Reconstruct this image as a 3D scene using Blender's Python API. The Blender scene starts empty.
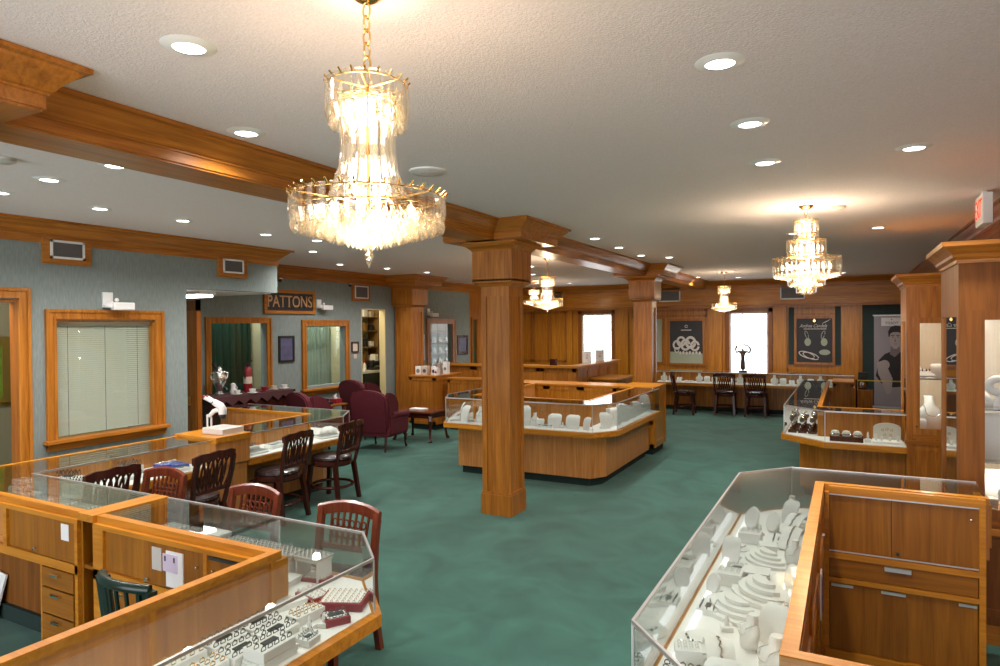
import bpy, bmesh, math, random
from mathutils import Vector, Matrix
random.seed(7)
PI = math.pi
S = bpy.context.scene
C = S.collection
# ---------------------------------------------------------------- camera
cam_d = bpy.data.cameras.new('camera'); cam = bpy.data.objects.new('camera', cam_d); C.objects.link(cam)
cam_d.sensor_width = 36.0; cam_d.lens = 656.3 / 1000 * 36.0; cam_d.clip_start = 0.05; cam_d.clip_end = 200
YAW, PIT, ROL = .48795, -.010975, -.0085
fw = Vector((-math.sin(YAW)*math.cos(PIT), math.cos(YAW)*math.cos(PIT), math.sin(PIT)))
rt = Vector((math.cos(YAW), math.sin(YAW), 0)); up = rt.cross(fw)
r2 = rt*math.cos(ROL) + up*math.sin(ROL); u2 = up*math.cos(ROL) - rt*math.sin(ROL)
cam.matrix_world = Matrix(((r2.x, u2.x, -fw.x, 0), (r2.y, u2.y, -fw.y, 0), (r2.z, u2.z, -fw.z, 1.85), (0, 0, 0, 1)))
S.camera = cam
# ---------------------------------------------------------------- world, exposure
W = bpy.data.worlds.new('world'); S.world = W; W.use_nodes = True
W.node_tree.nodes['Background'].inputs[0].default_value = (.93, .96, 1, 1)
W.node_tree.nodes['Background'].inputs[1].default_value = 4.0
S.view_settings.view_transform = 'Standard'; S.view_settings.look = 'None'
S.view_settings.gamma = 1; S.view_settings.use_curve_mapping = False
S.view_settings.exposure = 0.32
cy = S.cycles
cy.max_bounces = 9; cy.diffuse_bounces = 4; cy.glossy_bounces = 4; cy.transmission_bounces = 6; cy.transparent_max_bounces = 24
cy.caustics_reflective = False; cy.caustics_refractive = False; cy.sample_clamp_indirect = 6; cy.blur_glossy = 0.5
cy.use_denoising = True
DOWN_W = 60.0      # recessed downlights, watts each
CHAND_W = 11.0      # each candle bulb cluster light
HC = 2.83          # ceiling height
# ---------------------------------------------------------------- materials
MATS = {}
def node_mat(name):
    m = bpy.data.materials.new(name); m.use_nodes = True
    MATS[name] = m
    nt = m.node_tree
    return m, nt, nt.nodes['Principled BSDF']
def plain(name, col, rough=.5, metal=0, bump=0, bscale=200, var=0, coat=0, sheen=0, trans=0):
    m, nt, b = node_mat(name)
    b.inputs['Base Color'].default_value = (*col, 1); b.inputs['Roughness'].default_value = rough
    b.inputs['Metallic'].default_value = metal
    b.inputs['Coat Weight'].default_value = coat
    b.inputs['Sheen Weight'].default_value = sheen
    tc = nt.nodes.new('ShaderNodeTexCoord')
    n = nt.nodes.new('ShaderNodeTexNoise'); n.inputs['Scale'].default_value = bscale; n.inputs['Detail'].default_value = 3
    nt.links.new(tc.outputs['Object'], n.inputs['Vector'])
    if bump:
        bp = nt.nodes.new('ShaderNodeBump'); bp.inputs['Strength'].default_value = bump; bp.inputs['Distance'].default_value = .004
        nt.links.new(n.outputs['Fac'], bp.inputs['Height']); nt.links.new(bp.outputs['Normal'], b.inputs['Normal'])
    if var:
        mx = nt.nodes.new('ShaderNodeMixRGB'); mx.inputs[1].default_value = (*[c*(1-var) for c in col], 1); mx.inputs[2].default_value = (*[min(1, c*(1+var)) for c in col], 1)
        nt.links.new(n.outputs['Fac'], mx.inputs[0]); nt.links.new(mx.outputs[0], b.inputs['Base Color'])
    return m
def wood(name, dark, light, axis='z', rough=.35, scale=1.0, coat=.12):
    m, nt, b = node_mat(name)
    tc = nt.nodes.new('ShaderNodeTexCoord'); mp = nt.nodes.new('ShaderNodeMapping')
    s = [26*scale]*3; s['xyz'.index(axis)] = 1.6*scale
    mp.inputs['Scale'].default_value = s
    nt.links.new(tc.outputs['Object'], mp.inputs['Vector'])
    n = nt.nodes.new('ShaderNodeTexNoise'); n.inputs['Scale'].default_value = 1.0; n.inputs['Detail'].default_value = 6; n.inputs['Distortion'].default_value = .9
    nt.links.new(mp.outputs[0], n.inputs['Vector'])
    mp2 = nt.nodes.new('ShaderNodeMapping'); s2 = [150*scale]*3; s2['xyz'.index(axis)] = 5
    mp2.inputs['Scale'].default_value = s2; nt.links.new(tc.outputs['Object'], mp2.inputs['Vector'])
    n2 = nt.nodes.new('ShaderNodeTexNoise'); n2.inputs['Scale'].default_value = 1; n2.inputs['Detail'].default_value = 2
    nt.links.new(mp2.outputs[0], n2.inputs['Vector'])
    ad = nt.nodes.new('ShaderNodeMath'); ad.operation = 'MULTIPLY_ADD'; ad.inputs[1].default_value = .35
    nt.links.new(n2.outputs['Fac'], ad.inputs[0]); nt.links.new(n.outputs['Fac'], ad.inputs[2])
    cr = nt.nodes.new('ShaderNodeValToRGB'); cr.color_ramp.elements[0].position = .42; cr.color_ramp.elements[1].position = .92
    cr.color_ramp.elements[0].color = (*dark, 1); cr.color_ramp.elements[1].color = (*light, 1)
    nt.links.new(ad.outputs[0], cr.inputs[0]); nt.links.new(cr.outputs[0], b.inputs['Base Color'])
    b.inputs['Specular IOR Level'].default_value = .3; b.inputs['Roughness'].default_value = rough; b.inputs['Coat Weight'].default_value = coat; b.inputs['Coat Roughness'].default_value = .15
    return m
def emit(name, col, st):
    m = bpy.data.materials.new(name); m.use_nodes = True; nt = m.node_tree
    nt.nodes.remove(nt.nodes['Principled BSDF'])
    e = nt.nodes.new('ShaderNodeEmission'); e.inputs[0].default_value = (*col, 1); e.inputs[1].default_value = st
    nt.links.new(e.outputs[0], nt.nodes['Material Output'].inputs[0]); MATS[name] = m; return m
def thin_glass(name, tint=(.96, .985, .975), ior=1.5, rough=0.0, boost=1.0, base=0.0):
    m = bpy.data.materials.new(name); m.use_nodes = True; nt = m.node_tree
    nt.nodes.remove(nt.nodes['Principled BSDF'])
    t = nt.nodes.new('ShaderNodeBsdfTransparent'); t.inputs[0].default_value = (*tint, 1)
    g = nt.nodes.new('ShaderNodeBsdfGlossy'); g.inputs['Roughness'].default_value = rough
    f0 = ((ior-1)/(ior+1))**2
    lw = nt.nodes.new('ShaderNodeLayerWeight'); lw.inputs['Blend'].default_value = .5
    f = nt.nodes.new('ShaderNodeMath'); f.operation = 'POWER'; f.inputs[1].default_value = 5; nt.links.new(lw.outputs['Facing'], f.inputs[0])
    mu = nt.nodes.new('ShaderNodeMath'); mu.operation = 'MULTIPLY_ADD'; mu.inputs[1].default_value = (1-f0)*boost; mu.inputs[2].default_value = f0*boost+base; mu.use_clamp = True
    mx = nt.nodes.new('ShaderNodeMixShader')
    nt.links.new(f.outputs[0], mu.inputs[0]); nt.links.new(mu.outputs[0], mx.inputs[0]); nt.links.new(t.outputs[0], mx.inputs[1]); nt.links.new(g.outputs[0], mx.inputs[2])
    nt.links.new(mx.outputs[0], nt.nodes['Material Output'].inputs[0]); MATS[name] = m; return m

OD, OL = (.25, .078, .007), (.54, .205, .028)          # oak trim
for a in 'xyz': wood('oak_'+a, OD, OL, a)
RD, RL = (.17, .048, .005), (.36, .115, .015)
for a in 'xyz': wood('redoak_'+a, RD, RL, a)
for a in 'xyz': wood('honey_'+a, (.38, .130, .007), (.63, .26, .022), a, rough=.35)      # case rails and staff cabinets
for a in 'xyz': wood('pale_'+a, (.40, .150, .035), (.62, .275, .078), a, rough=.42)        # case fronts
for a in 'xyz': wood('stain_'+a, (.20, .066, .003), (.35, .125, .007), a, rough=.4)
for a in 'xyz': wood('darkoak_'+a, (.13, .040, .004), (.26, .088, .010), a, rough=.55, coat=0); wood('stainb_'+a, (.23, .078, .004), (.40, .15, .009), a, rough=.4)
wood('mahogany', (.035, .008, .006), (.075, .018, .011), 'z', rough=.25)
wood('redmahogany', (.10, .02, .010), (.20, .045, .018), 'z', rough=.25)
wood('tablewood', (.06, .017, .010), (.15, .045, .02), 'x', rough=.15)
def carpet_mat():
    m, nt, b = node_mat('carpet')
    tc = nt.nodes.new('ShaderNodeTexCoord')
    n = nt.nodes.new('ShaderNodeTexNoise'); n.inputs['Scale'].default_value = 2.0; n.inputs['Detail'].default_value = 8; n.inputs['Distortion'].default_value = 1.2
    n2 = nt.nodes.new('ShaderNodeTexNoise'); n2.inputs['Scale'].default_value = 260; n2.inputs['Detail'].default_value = 2
    for q in (n, n2): nt.links.new(tc.outputs['Object'], q.inputs['Vector'])
    ad = nt.nodes.new('ShaderNodeMath'); ad.operation = 'MULTIPLY_ADD'; ad.inputs[1].default_value = .35
    nt.links.new(n2.outputs['Fac'], ad.inputs[0]); nt.links.new(n.outputs['Fac'], ad.inputs[2])
    cr = nt.nodes.new('ShaderNodeValToRGB'); cr.color_ramp.elements[0].position = .38; cr.color_ramp.elements[1].position = .95
    cr.color_ramp.elements[0].color = (.010, .062, .045, 1); cr.color_ramp.elements[1].color = (.036, .148, .112, 1)
    nt.links.new(ad.outputs[0], cr.inputs[0]); nt.links.new(cr.outputs[0], b.inputs['Base Color'])
    b.inputs['Roughness'].default_value = .95; b.inputs['Sheen Weight'].default_value = .12
    bp = nt.nodes.new('ShaderNodeBump'); bp.inputs['Strength'].default_value = .5; bp.inputs['Distance'].default_value = .004
    nt.links.new(n2.outputs['Fac'], bp.inputs['Height']); nt.links.new(bp.outputs['Normal'], b.inputs['Normal'])
carpet_mat()
def wallpaper():
    m, nt, b = node_mat('wallpaper')
    tc = nt.nodes.new('ShaderNodeTexCoord'); mp = nt.nodes.new('ShaderNodeMapping'); mp.inputs['Scale'].default_value = (75, 75, 12)
    nt.links.new(tc.outputs['Object'], mp.inputs[0])
    n = nt.nodes.new('ShaderNodeTexNoise'); n.inputs['Scale'].default_value = 1; n.inputs['Detail'].default_value = 5; nt.links.new(mp.outputs[0], n.inputs['Vector'])
    cr = nt.nodes.new('ShaderNodeValToRGB'); cr.color_ramp.elements[0].position = .3; cr.color_ramp.elements[1].position = .75
    cr.color_ramp.elements[0].color = (.195, .235, .225, 1); cr.color_ramp.elements[1].color = (.265, .320, .305, 1)
    nt.links.new(n.outputs['Fac'], cr.inputs[0]); nt.links.new(cr.outputs[0], b.inputs['Base Color']); b.inputs['Roughness'].default_value = .8
wallpaper()
plain('ceiling', (.88, .80, .80), .95, bump=.7, bscale=120, var=.14)
plain('white', (.78, .78, .76), .5); plain('trim_white', (.84, .84, .82), .4)
plain('fabric_white', (.80, .79, .765), .8, bump=.15, bscale=600)
plain('cream', (.74, .71, .65), .7); plain('satin_grey', (.55, .52, .48), .5)
plain('black', (.012, .012, .014), .4); plain('dark', (.03, .028, .03), .5); plain('toe', (.006, .022, .018), .8)
plain('grille', (.12, .115, .11), .5)
plain('burgundy', (.090, .004, .012), .85, bump=.2, bscale=500)
plain('trayred', (.28, .015, .03), .45); plain('leather', (.02, .012, .012), .22)
plain('chrome', (.75, .75, .76), .18, metal=1); plain('alu', (.62, .62, .61), .35, metal=.8); plain('gold', (.80, .52, .18), .22, metal=1)
plain('ring_dark', (.10, .095, .09), .3, metal=.7); plain('silver', (.72, .72, .70), .25, metal=1); plain('bronze', (.10, .06, .04), .35, metal=.6)
plain('blue', (.02, .05, .35), .6); plain('red', (.26, .010, .016), .4); plain('khaki', (.30, .27, .17), .8)
plain('green_dark', (.012, .05, .035), .7); plain('chair_green', (.004, .020, .015), .3); plain('mint', (.50, .60, .52), .7)
plain('green_curtain', (.02, .11, .07), .8); plain('paper', (.80, .80, .80), .7); plain('lilac', (.62, .52, .68), .7)
plain('skin_grey', (.20, .17, .17), .6); plain('hair_dark', (.02, .018, .02), .6); plain('poster_grey', (.30, .28, .29), .5)
plain('poster_dark', (.03, .028, .032), .45); plain('sage', (.42, .48, .36), .5); plain('dgreen_wall', (.022, .045, .042), .7)
plain('blind', (.66, .66, .58), .5); plain('yellow', (.75, .60, .05), .5); plain('teal_panel', (.02, .20, .13), .4)
plain('beige', (.62, .55, .45), .5); plain('creamwall', (.62, .56, .34), .7); plain('brownshelf', (.25, .14, .04), .5)
plain('landscape', (.16, .28, .02), .6, var=.6, bscale=9); plain('gilt', (.35, .24, .06), .35, metal=.5)
plain('violet', (.10, .10, .19), .3, var=.6, bscale=12); plain('print_grey', (.25, .24, .25), .6, var=.7, bscale=8)
emit('lamp', (1, .97, .92), 14); emit('bulb', (1, .80, .50), 16); emit('daylight', (.95, .98, 1), 1.7); emit('case_light', (1, .96, .9), 3.2); emit('case_tube', (1, .97, .93), 1.6)
emit('exit_red', (1, .10, .05), 1.2); emit('tube', (1, .98, .94), 6); emit('gleam', (1, .86, .62), 3.5)
thin_glass('glass', boost=1.9); thin_glass('glass_top', (.95, .985, .97), boost=1.3, base=.02)
thin_glass('crystal', (1, .985, .95), ior=1.6, boost=1.6, base=.12)
thin_glass('window_glass', (.94, .97, .95), boost=.8, base=.005)
thin_glass('dim_glass', (.55, .62, .58), boost=1.5, base=.08)
def M(n): return MATS[n]
# ---------------------------------------------------------------- mesh helpers
class MB:
    def __init__(s): s.bm = bmesh.new()
    def box(s, x0, y0, z0, x1, y1, z1, bev=0):
        x0, x1 = min(x0, x1), max(x0, x1); y0, y1 = min(y0, y1), max(y0, y1); z0, z1 = min(z0, z1), max(z0, z1)
        t = bmesh.new() if bev else s.bm
        v = [t.verts.new(p) for p in ((x0,y0,z0),(x1,y0,z0),(x1,y1,z0),(x0,y1,z0),(x0,y0,z1),(x1,y0,z1),(x1,y1,z1),(x0,y1,z1))]
        for f in ((3,2,1,0),(4,5,6,7),(0,1,5,4),(1,2,6,5),(2,3,7,6),(3,0,4,7)): t.faces.new([v[i] for i in f])
        if bev:
            bmesh.ops.bevel(t, geom=list(t.edges), offset=bev, segments=2, affect='EDGES', profile=.6)
            s.merge(t)
        return s
    def merge(s, t, mat=None):
        if mat is not None: t.transform(mat)
        me = bpy.data.meshes.new('tmp'); t.to_mesh(me); t.free(); s.bm.from_mesh(me); bpy.data.meshes.remove(me); return s
    def prism(s, pts, z0, z1):
        a = [s.bm.verts.new((p[0], p[1], z0)) for p in pts]; b = [s.bm.verts.new((p[0], p[1], z1)) for p in pts]
        n = len(pts)
        area = sum(pts[i][0]*pts[(i+1)%n][1]-pts[(i+1)%n][0]*pts[i][1] for i in range(n))
        if area < 0: a.reverse(); b.reverse()
        s.bm.faces.new(list(reversed(a))); s.bm.faces.new(b)
        for i in range(n):
            j = (i+1) % n; s.bm.faces.new((a[i], a[j], b[j], b[i]))
        return s
    def prism_axis(s, pts, t0, t1, axis):
        """outline pts in the two other axes, extruded along axis from t0 to t1"""
        t = MB(); t.prism(pts, t0, t1)
        if axis == 'x': m = Matrix(((0,0,1,0),(1,0,0,0),(0,1,0,0),(0,0,0,1)))      # (a,b,t)->(t,a,b)
        elif axis == 'y': m = Matrix(((1,0,0,0),(0,0,1,0),(0,1,0,0),(0,0,0,1)))    # (a,b,t)->(a,t,b)
        else: m = Matrix.Identity(4)
        return s.merge(t.bm, m)
    def lathe(s, prof, cx=0, cy=0, seg=20, cap=True):
        rings = []
        for r, z in prof:
            rings.append([s.bm.verts.new((cx+r*math.cos(2*PI*k/seg), cy+r*math.sin(2*PI*k/seg), z)) for k in range(seg)] if r > 1e-5 else [s.bm.verts.new((cx, cy, z))])
        for A, B in zip(rings, rings[1:]):
            for k in range(seg):
                j = (k+1) % seg
                q = [A[k % len(A)], A[j % len(A)], B[j % len(B)], B[k % len(B)]]
                u = []
                for v in q:
                    if v not in u: u.append(v)
                if len(u) > 2: s.bm.faces.new(u)
        if cap and len(rings[0]) > 1: s.bm.faces.new(list(reversed(rings[0])))
        if cap and len(rings[-1]) > 1: s.bm.faces.new(rings[-1])
        return s
    def tube(s, path, r, seg=8, closed=False):
        P = [Vector(p) for p in path]; n = len(P); rings = []; up0 = None
        rr = r if isinstance(r, (list, tuple)) else [r]*n
        for i in range(n):
            if closed: d = (P[(i+1) % n]-P[i-1])
            else: d = P[min(i+1, n-1)]-P[max(i-1, 0)]
            d.normalize()
            if up0 is None:
                up0 = Vector((0,0,1)) if abs(d.z) < .9 else Vector((1,0,0))
            a = d.cross(up0)
            if a.length < 1e-4: a = d.cross(Vector((0,1,0)))
            a.normalize(); b = a.cross(d).normalized(); up0 = b
            rings.append([s.bm.verts.new(P[i]+(a*math.cos(2*PI*k/seg)+b*math.sin(2*PI*k/seg))*rr[i]) for k in range(seg)])
        prs = list(zip(rings, rings[1:])) + ([(rings[-1], rings[0])] if closed else [])
        for A, B in prs:
            for k in range(seg): s.bm.faces.new((A[k], B[k], B[(k+1)%seg], A[(k+1)%seg]))
        if not closed: s.bm.faces.new(rings[0]); s.bm.faces.new(list(reversed(rings[-1])))
        return s
    def bar(s, p0, p1, w, d, upv=(0,0,1)):
        """rectangular bar from p0 to p1, w across, d along up"""
        p0, p1 = Vector(p0), Vector(p1); a = (p1-p0).normalized(); u = Vector(upv)
        b = a.cross(u)
        if b.length < 1e-4: b = a.cross(Vector((1,0,0)))
        b.normalize(); c = b.cross(a).normalized()
        v = [s.bm.verts.new(p + b*sx*w/2 + c*sy*d/2) for p in (p0, p1) for sx, sy in ((-1,-1),(1,-1),(1,1),(-1,1))]
        for f in ((0,1,2,3),(7,6,5,4),(0,4,5,1),(1,5,6,2),(2,6,7,3),(3,7,4,0)): s.bm.faces.new([v[i] for i in f])
        return s
    def strip(s, secs):
        """loft of equal-length closed sections"""
        R = [[s.bm.verts.new(p) for p in sec] for sec in secs]; n = len(R[0])
        for A, B in zip(R, R[1:]):
            for k in range(n): s.bm.faces.new((A[k], A[(k+1)%n], B[(k+1)%n], B[k]))
        s.bm.faces.new(list(reversed(R[0]))); s.bm.faces.new(R[-1]); return s
    def ball(s, c, r, sc=(1,1,1), seg=14, rng=9):
        t = bmesh.new(); bmesh.ops.create_uvsphere(t, u_segments=seg, v_segments=rng, radius=r)
        return s.merge(t, Matrix.Translation(c) @ Matrix.Diagonal((*sc, 1)))
    def xf(s, m): s.bm.transform(m); return s
    def build(s, name, mat, parent=None, smooth=False):
        bmesh.ops.recalc_face_normals(s.bm, faces=s.bm.faces)
        me = bpy.data.meshes.new(name)
        L = Vector((0,0,0)); p = parent
        while p is not None: L += p.location; p = p.parent
        if parent is not None and L.length: s.bm.transform(Matrix.Translation(-L))
        s.bm.to_mesh(me); s.bm.free()
        me.materials.append(M(mat) if isinstance(mat, str) else mat)
        if smooth:
            for f in me.polygons: f.use_smooth = True
            try: me.set_sharp_from_angle(angle=math.radians(42))
            except Exception: pass
        o = bpy.data.objects.new(name, me); C.objects.link(o)
        if parent is not None: o.parent = parent
        return o
def tag(o, label, cat, group=None):
    o['label'] = label; o['category'] = cat
    if group: o['group'] = group
    return o
def thing(name, label, cat, loc=(0,0,0), group=None):
    o = bpy.data.objects.new(name, None); C.objects.link(o); o.location = loc; o.empty_display_size = .1
    return tag(o, label, cat, group)
def struct_empty(name, loc=(0,0,0)):
    o = bpy.data.objects.new(name, None); C.objects.link(o); o.location = loc; o['kind'] = 'structure'; return o
def struct(name, mb, mat, parent=None, smooth=False):
    o = mb.build(name, mat, parent, smooth)
    if parent is None: o['kind'] = 'structure'
    return o
def dup(root, loc, rotz=0, label=None, group=None, scale=None):
    r = root.copy(); C.objects.link(r); r.location = loc; r.rotation_euler = (0,0,rotz)
    if label: r['label'] = label
    if group: r['group'] = group
    if scale: r.scale = scale
    for ch in list(root.children):
        c = ch.copy(); C.objects.link(c); c.parent = r
        for g in list(ch.children):
            d = g.copy(); C.objects.link(d); d.parent = c
    return r
def box(name, b, mat, parent=None, bev=0): return MB().box(*b, bev=bev).build(name, mat, parent, smooth=bool(bev))
def offs(pts, d):
    """offset an open polyline to its right by d, mitred"""
    P = [Vector((p[0], p[1])) for p in pts]; out = []
    N = []
    for a, b in zip(P, P[1:]):
        t = (b-a).normalized(); N.append(Vector((t.y, -t.x)))
    for i, p in enumerate(P):
        if i == 0: o = N[0]*d
        elif i == len(P)-1: o = N[-1]*d
        else:
            m = N[i-1]+N[i]; o = m * (2*d/m.length_squared) if m.length > 1e-6 else N[i]*d
            o = m * (d / (1+N[i-1].dot(N[i])))
        out.append((p.x+o.x, p.y+o.y))
    return out
def sweep(name, prof, path, mat, parent=None, closed=False):
    """moulding: prof [(out, z)] swept with mitres along plan path; out = to the right of travel"""
    mb = MB(); L = []
    for o_, z in prof:
        if closed:
            q = offs([path[-1]]+list(path)+[path[0]], o_)[1:-1]
        else: q = offs(path, o_)
        L.append([mb.bm.verts.new((x, y, z)) for x, y in q])
    n = len(path)
    for A, B in zip(L, L[1:]):
        for k in range(n if closed else n-1):
            j = (k+1) % n; mb.bm.faces.new((A[k], A[j], B[j], B[k]))
    if not closed:
        for k in (0, n-1): mb.bm.faces.new([R[k] for R in L])
        A, B = L[-1], L[0]
        for k in range(n-1): mb.bm.faces.new((A[k], A[k+1], B[k+1], B[k]))
    return mb.build(name, mat, parent)
def text(name, body, size, mat, parent, loc, rot, ext=.002, align='CENTER', sx=1.0):
    cu = bpy.data.curves.new(name, 'FONT'); cu.body = body; cu.size = size; cu.extrude = ext; cu.align_x = align; cu.align_y = 'CENTER'
    t = bpy.data.objects.new('tmp_text', cu); C.objects.link(t); bpy.context.view_layer.update()
    me = bpy.data.meshes.new_from_object(t.evaluated_get(bpy.context.evaluated_depsgraph_get()))
    bpy.data.objects.remove(t); bpy.data.curves.remove(cu)
    me.transform(Matrix.Diagonal((sx, 1, 1, 1)))
    from mathutils import Euler
    L = Vector((0,0,0)); p = parent
    while p is not None: L += p.location; p = p.parent
    me.transform(Matrix.Translation(Vector(loc)-L) @ Euler(rot).to_matrix().to_4x4())
    me.name = name; me.materials.clear(); me.materials.append(M(mat))
    o = bpy.data.objects.new(name, me); C.objects.link(o); o.parent = parent
    return o
def point_light(name, loc, watts, col, radius, parent=None, spot=None):
    l = bpy.data.lights.new(name, 'SPOT' if spot else 'POINT'); l.energy = watts; l.color = col; l.shadow_soft_size = radius
    if spot: l.spot_size = spot; l.spot_blend = .9
    o = bpy.data.objects.new(name, l); C.objects.link(o); o.location = loc
    if parent is not None:
        o.parent = parent; L = Vector((0,0,0)); p = parent
        while p is not None: L += p.location; p = p.parent
        o.location = Vector(loc)-L
    return o
# ---------------------------------------------------------------- setting
struct('floor', MB().box(-10, -3, -.06, 1.4, 16.1, 0), 'carpet')
struct('ceiling', MB().box(-10, -3, HC, 1.4, 16.1, HC+.08), 'ceiling')
WL = -6.4
mb = MB()
mb.box(WL-.12, -3, 0, WL, 2.05, HC).box(WL-.12, 2.05, 2.11, WL, 3.11, HC).box(WL-.12, 3.11, 0, WL, 3.39, HC)
mb.box(WL-.12, 3.39, 0, WL, 4.365, .83).box(WL-.12, 3.39, 1.935, WL, 4.365, HC).box(WL-.12, 4.365, 0, WL, 4.74, HC)
mb.box(WL-.12, 4.74, 2.29, WL, 6.04, HC)
struct('wall_left', mb, 'wallpaper')
WB = -7.9
mb = MB()
def run(mb, x0, x1, y0, y1, holes, ztop=HC):
    """wall slab along Y with rectangular holes (ya, yb, za, zb)"""
    y = y0
    for ya, yb, za, zb in sorted(holes):
        mb.box(x0, y, 0, x1, ya, ztop)
        if za > 0: mb.box(x0, ya, 0, x1, yb, za)
        mb.box(x0, ya, zb, x1, yb, ztop); y = yb
    mb.box(x0, y, 0, x1, y1, ztop)
run(mb, WB-.12, WB, 4.7, 13.35, [(6.22,7.22,.86,1.92),(8.05,9.0,.87,1.86),(9.45,10.16,0,2.19),(11.68,12.56,.92,1.9)])
struct('wall_left_rear', mb, 'wallpaper')
mb = MB(); run(mb, WB-.12, WB, 13.35, 15.95, [(13.47,13.66,.80,2.02)])
struct('wall_left_panelled', mb, 'oak_z')
# rooms behind the left walls
struct('wall_nook_side', MB().box(WB-.1, 4.64, 0, WL-.12, 4.74, HC), 'wallpaper')
struct('wall_office', MB().box(WB-.12, 1.0, 0, WB, 4.64, HC), 'khaki')
struct('ceiling_nook', MB().box(WB, 4.74, 2.28, WL-.12, 6.04, 2.32).box(WB, 6.0, 2.32, WL-.12, 6.04, HC), 'trim_white')
struct('wall_workshop_back', MB().box(-9.6, 4.6, 0, -9.5, 13.3, HC), 'creamwall')
struct('wall_workshop_side', MB().box(-9.5, 7.45, 0, WB-.12, 7.53, HC).box(-9.5, 9.16, 0, WB-.12, 9.24, HC).box(-9.5, 12.4, 0, -8.78, 12.48, HC).box(-8.78, 11.3, 0, WB-.12, 11.36, HC), 'creamwall')
# far wall: panelled wall under a deep soffit
FY = 15.76
def runx(mb, y0, y1, x0, x1, holes, ztop):
    x = x0
    for xa, xb, za, zb in sorted(holes):
        mb.box(x, y0, 0, xa, y1, ztop)
        if za > 0: mb.box(xa, y0, 0, xb, y1, za)
        mb.box(xa, y0, zb, xb, y1, ztop); x = xb
    mb.box(x, y0, 0, x1, y1, ztop)
mb = MB(); runx(mb, FY, FY+.12, WB, .26, [(-6.0,-5.2,.55,2.13),(-2.41,-1.58,.55,2.11)], 2.3)
struct('wall_back', mb, 'honey_z')  # lighter tone than the oak makes up for weak light at this end
struct('wall_back_alcove', MB().box(.26, FY+.02, 0, 1.22, FY+.14, 2.3), 'dgreen_wall')
struct('ceiling_soffit', MB().box(WB, 15.6, 2.24, 1.22, 15.95, HC), 'honey_x')  # paler wood colour stands in for light missing on the soffit
struct('wall_right', MB().box(1.22, -3, 0, 1.34, 16, 2.3).box(1.16, -3, 2.24, 1.34, 16, HC), 'redoak_y')
# crown moulding following the walls
CP = [(0,2.63),(.012,2.63),(.012,2.70),(.022,2.705),(.022,2.715),(.032,2.72),(.05,2.745),(.09,2.775),(.112,2.795),(.118,2.806),(.15,2.808),(.15,2.829),(0,2.829)]
o = sweep('trim_1', CP, [(WL,-2.9),(WL,6.04),(WB,6.04),(WB,15.6)], 'oak_y'); o['kind'] = 'structure'
o = sweep('trim_2', [(a, b) for a, b in CP], [(WB,15.6),(1.16,15.6)], 'oak_x'); o['kind'] = 'structure'
o = sweep('trim_3', [(a*.7, b) for a, b in CP], [(1.16,15.6),(1.16,-2.9)], 'redoak_y'); o['kind'] = 'structure'
o = sweep('trim_4', [(0,2.22),(.02,2.22),(.02,2.25),(.035,2.26),(.035,2.285),(0,2.285)], [(WB,15.6),(1.16,15.6)], 'oak_x'); o['kind'] = 'structure'
o = sweep('baseboard_left', [(0,0),(.015,0),(.015,.12),(.006,.14),(0,.14)], [(WL,3.2),(WL,4.74)], 'oak_y'); o['kind'] = 'structure'
o = sweep('baseboard_left_rear', [(0,0),(.015,0),(.015,.12),(.006,.14),(0,.14)], [(WB,4.8),(WB,9.4)], 'oak_y'); o['kind'] = 'structure'
# beam
BX0, BX1 = -3.20, -2.91
struct('trim_5', MB().box(BX0, -2.9, 2.655, BX1, 15.6, 2.829), 'oak_y')
BP = [(0,2.665),(.010,2.665),(.010,2.712),(.018,2.716),(.018,2.724),(.028,2.728),(.045,2.752),(.075,2.780),(.092,2.795),(.097,2.806),(.12,2.809),(.12,2.828),(0,2.828)]
o = sweep('trim_6', BP, [(BX1,15.6),(BX1,-2.9)][::-1], 'oak_y'); o['kind'] = 'structure'
o = sweep('trim_7', BP, [(BX0,15.6),(BX0,-2.9)], 'oak_y'); o['kind'] = 'structure'
# columns
def column(x, y, label, h=.155, kx=1.0):
    t = thing('column', label, 'column', (x, y, 0))
    k = h/.155
    mb = MB(); c = h-.018; mb.box(x-c, y-c, 0, x+c, y+c, 2.3)
    for sx in (-1, 1):
        for sy in (-1, 1):
            mb.box(x+sx*h, y+sy*h, .2, x+sx*(h-.055), y+sy*(h-.055), 2.14)
    mb.box(x-h+.001, y-h+.001, 2.14, x+h-.001, y+h-.001, 2.24)
    mb.build('shaft', 'oak_z', t)
    MB().box(x-h-.012, y-h-.012, 0, x+h+.012, y+h+.012, .20).box(x-h-.006, y-h-.006, .20, x+h+.006, y+h+.006, .222).build('plinth', 'oak_z', t)
    b = h+.062
    mb = MB(); mb.box(x-b, y-b, 2.27, x+b, y+b, 2.63); mb.build('capital', 'oak_z', t)
    sq = lambda r: [(x-r, y-r), (x-r, y+r), (x+r, y+r), (x+r, y-r)]      # travelling so that outside lies to the left
    sqr = lambda r: sq(r)[::-1]
    # path order so right of travel is outward
    sweep('neck_moulding', [(-.02,2.232),(.008,2.232),(.02,2.245),(.055,2.27),(.062,2.285),(.062,2.30),(-.02,2.30)], sqr(h), 'oak_x', t, closed=True)
    sweep('capital_moulding', [(-.02,2.575),(.0,2.575),(.012,2.59),(.04,2.615),(.075,2.635),(.085,2.64),(.085,2.665),(-.02,2.665)], sqr(b), 'oak_x', t, closed=True)
    g = h+.255
    MB().box(x-g, y-g, 2.655, x+g, y+g, 2.829).build('cap_block', 'oak_x', t)
    sweep('crown_moulding', BP, sqr(g), 'oak_x', t, closed=True)
    return t
column(-3.04, 5.78, 'square oak column standing nearest, between the two seating aisles')
column(-3.04, 10.98, 'square oak column far along the beam, by the tall counter')
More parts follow.
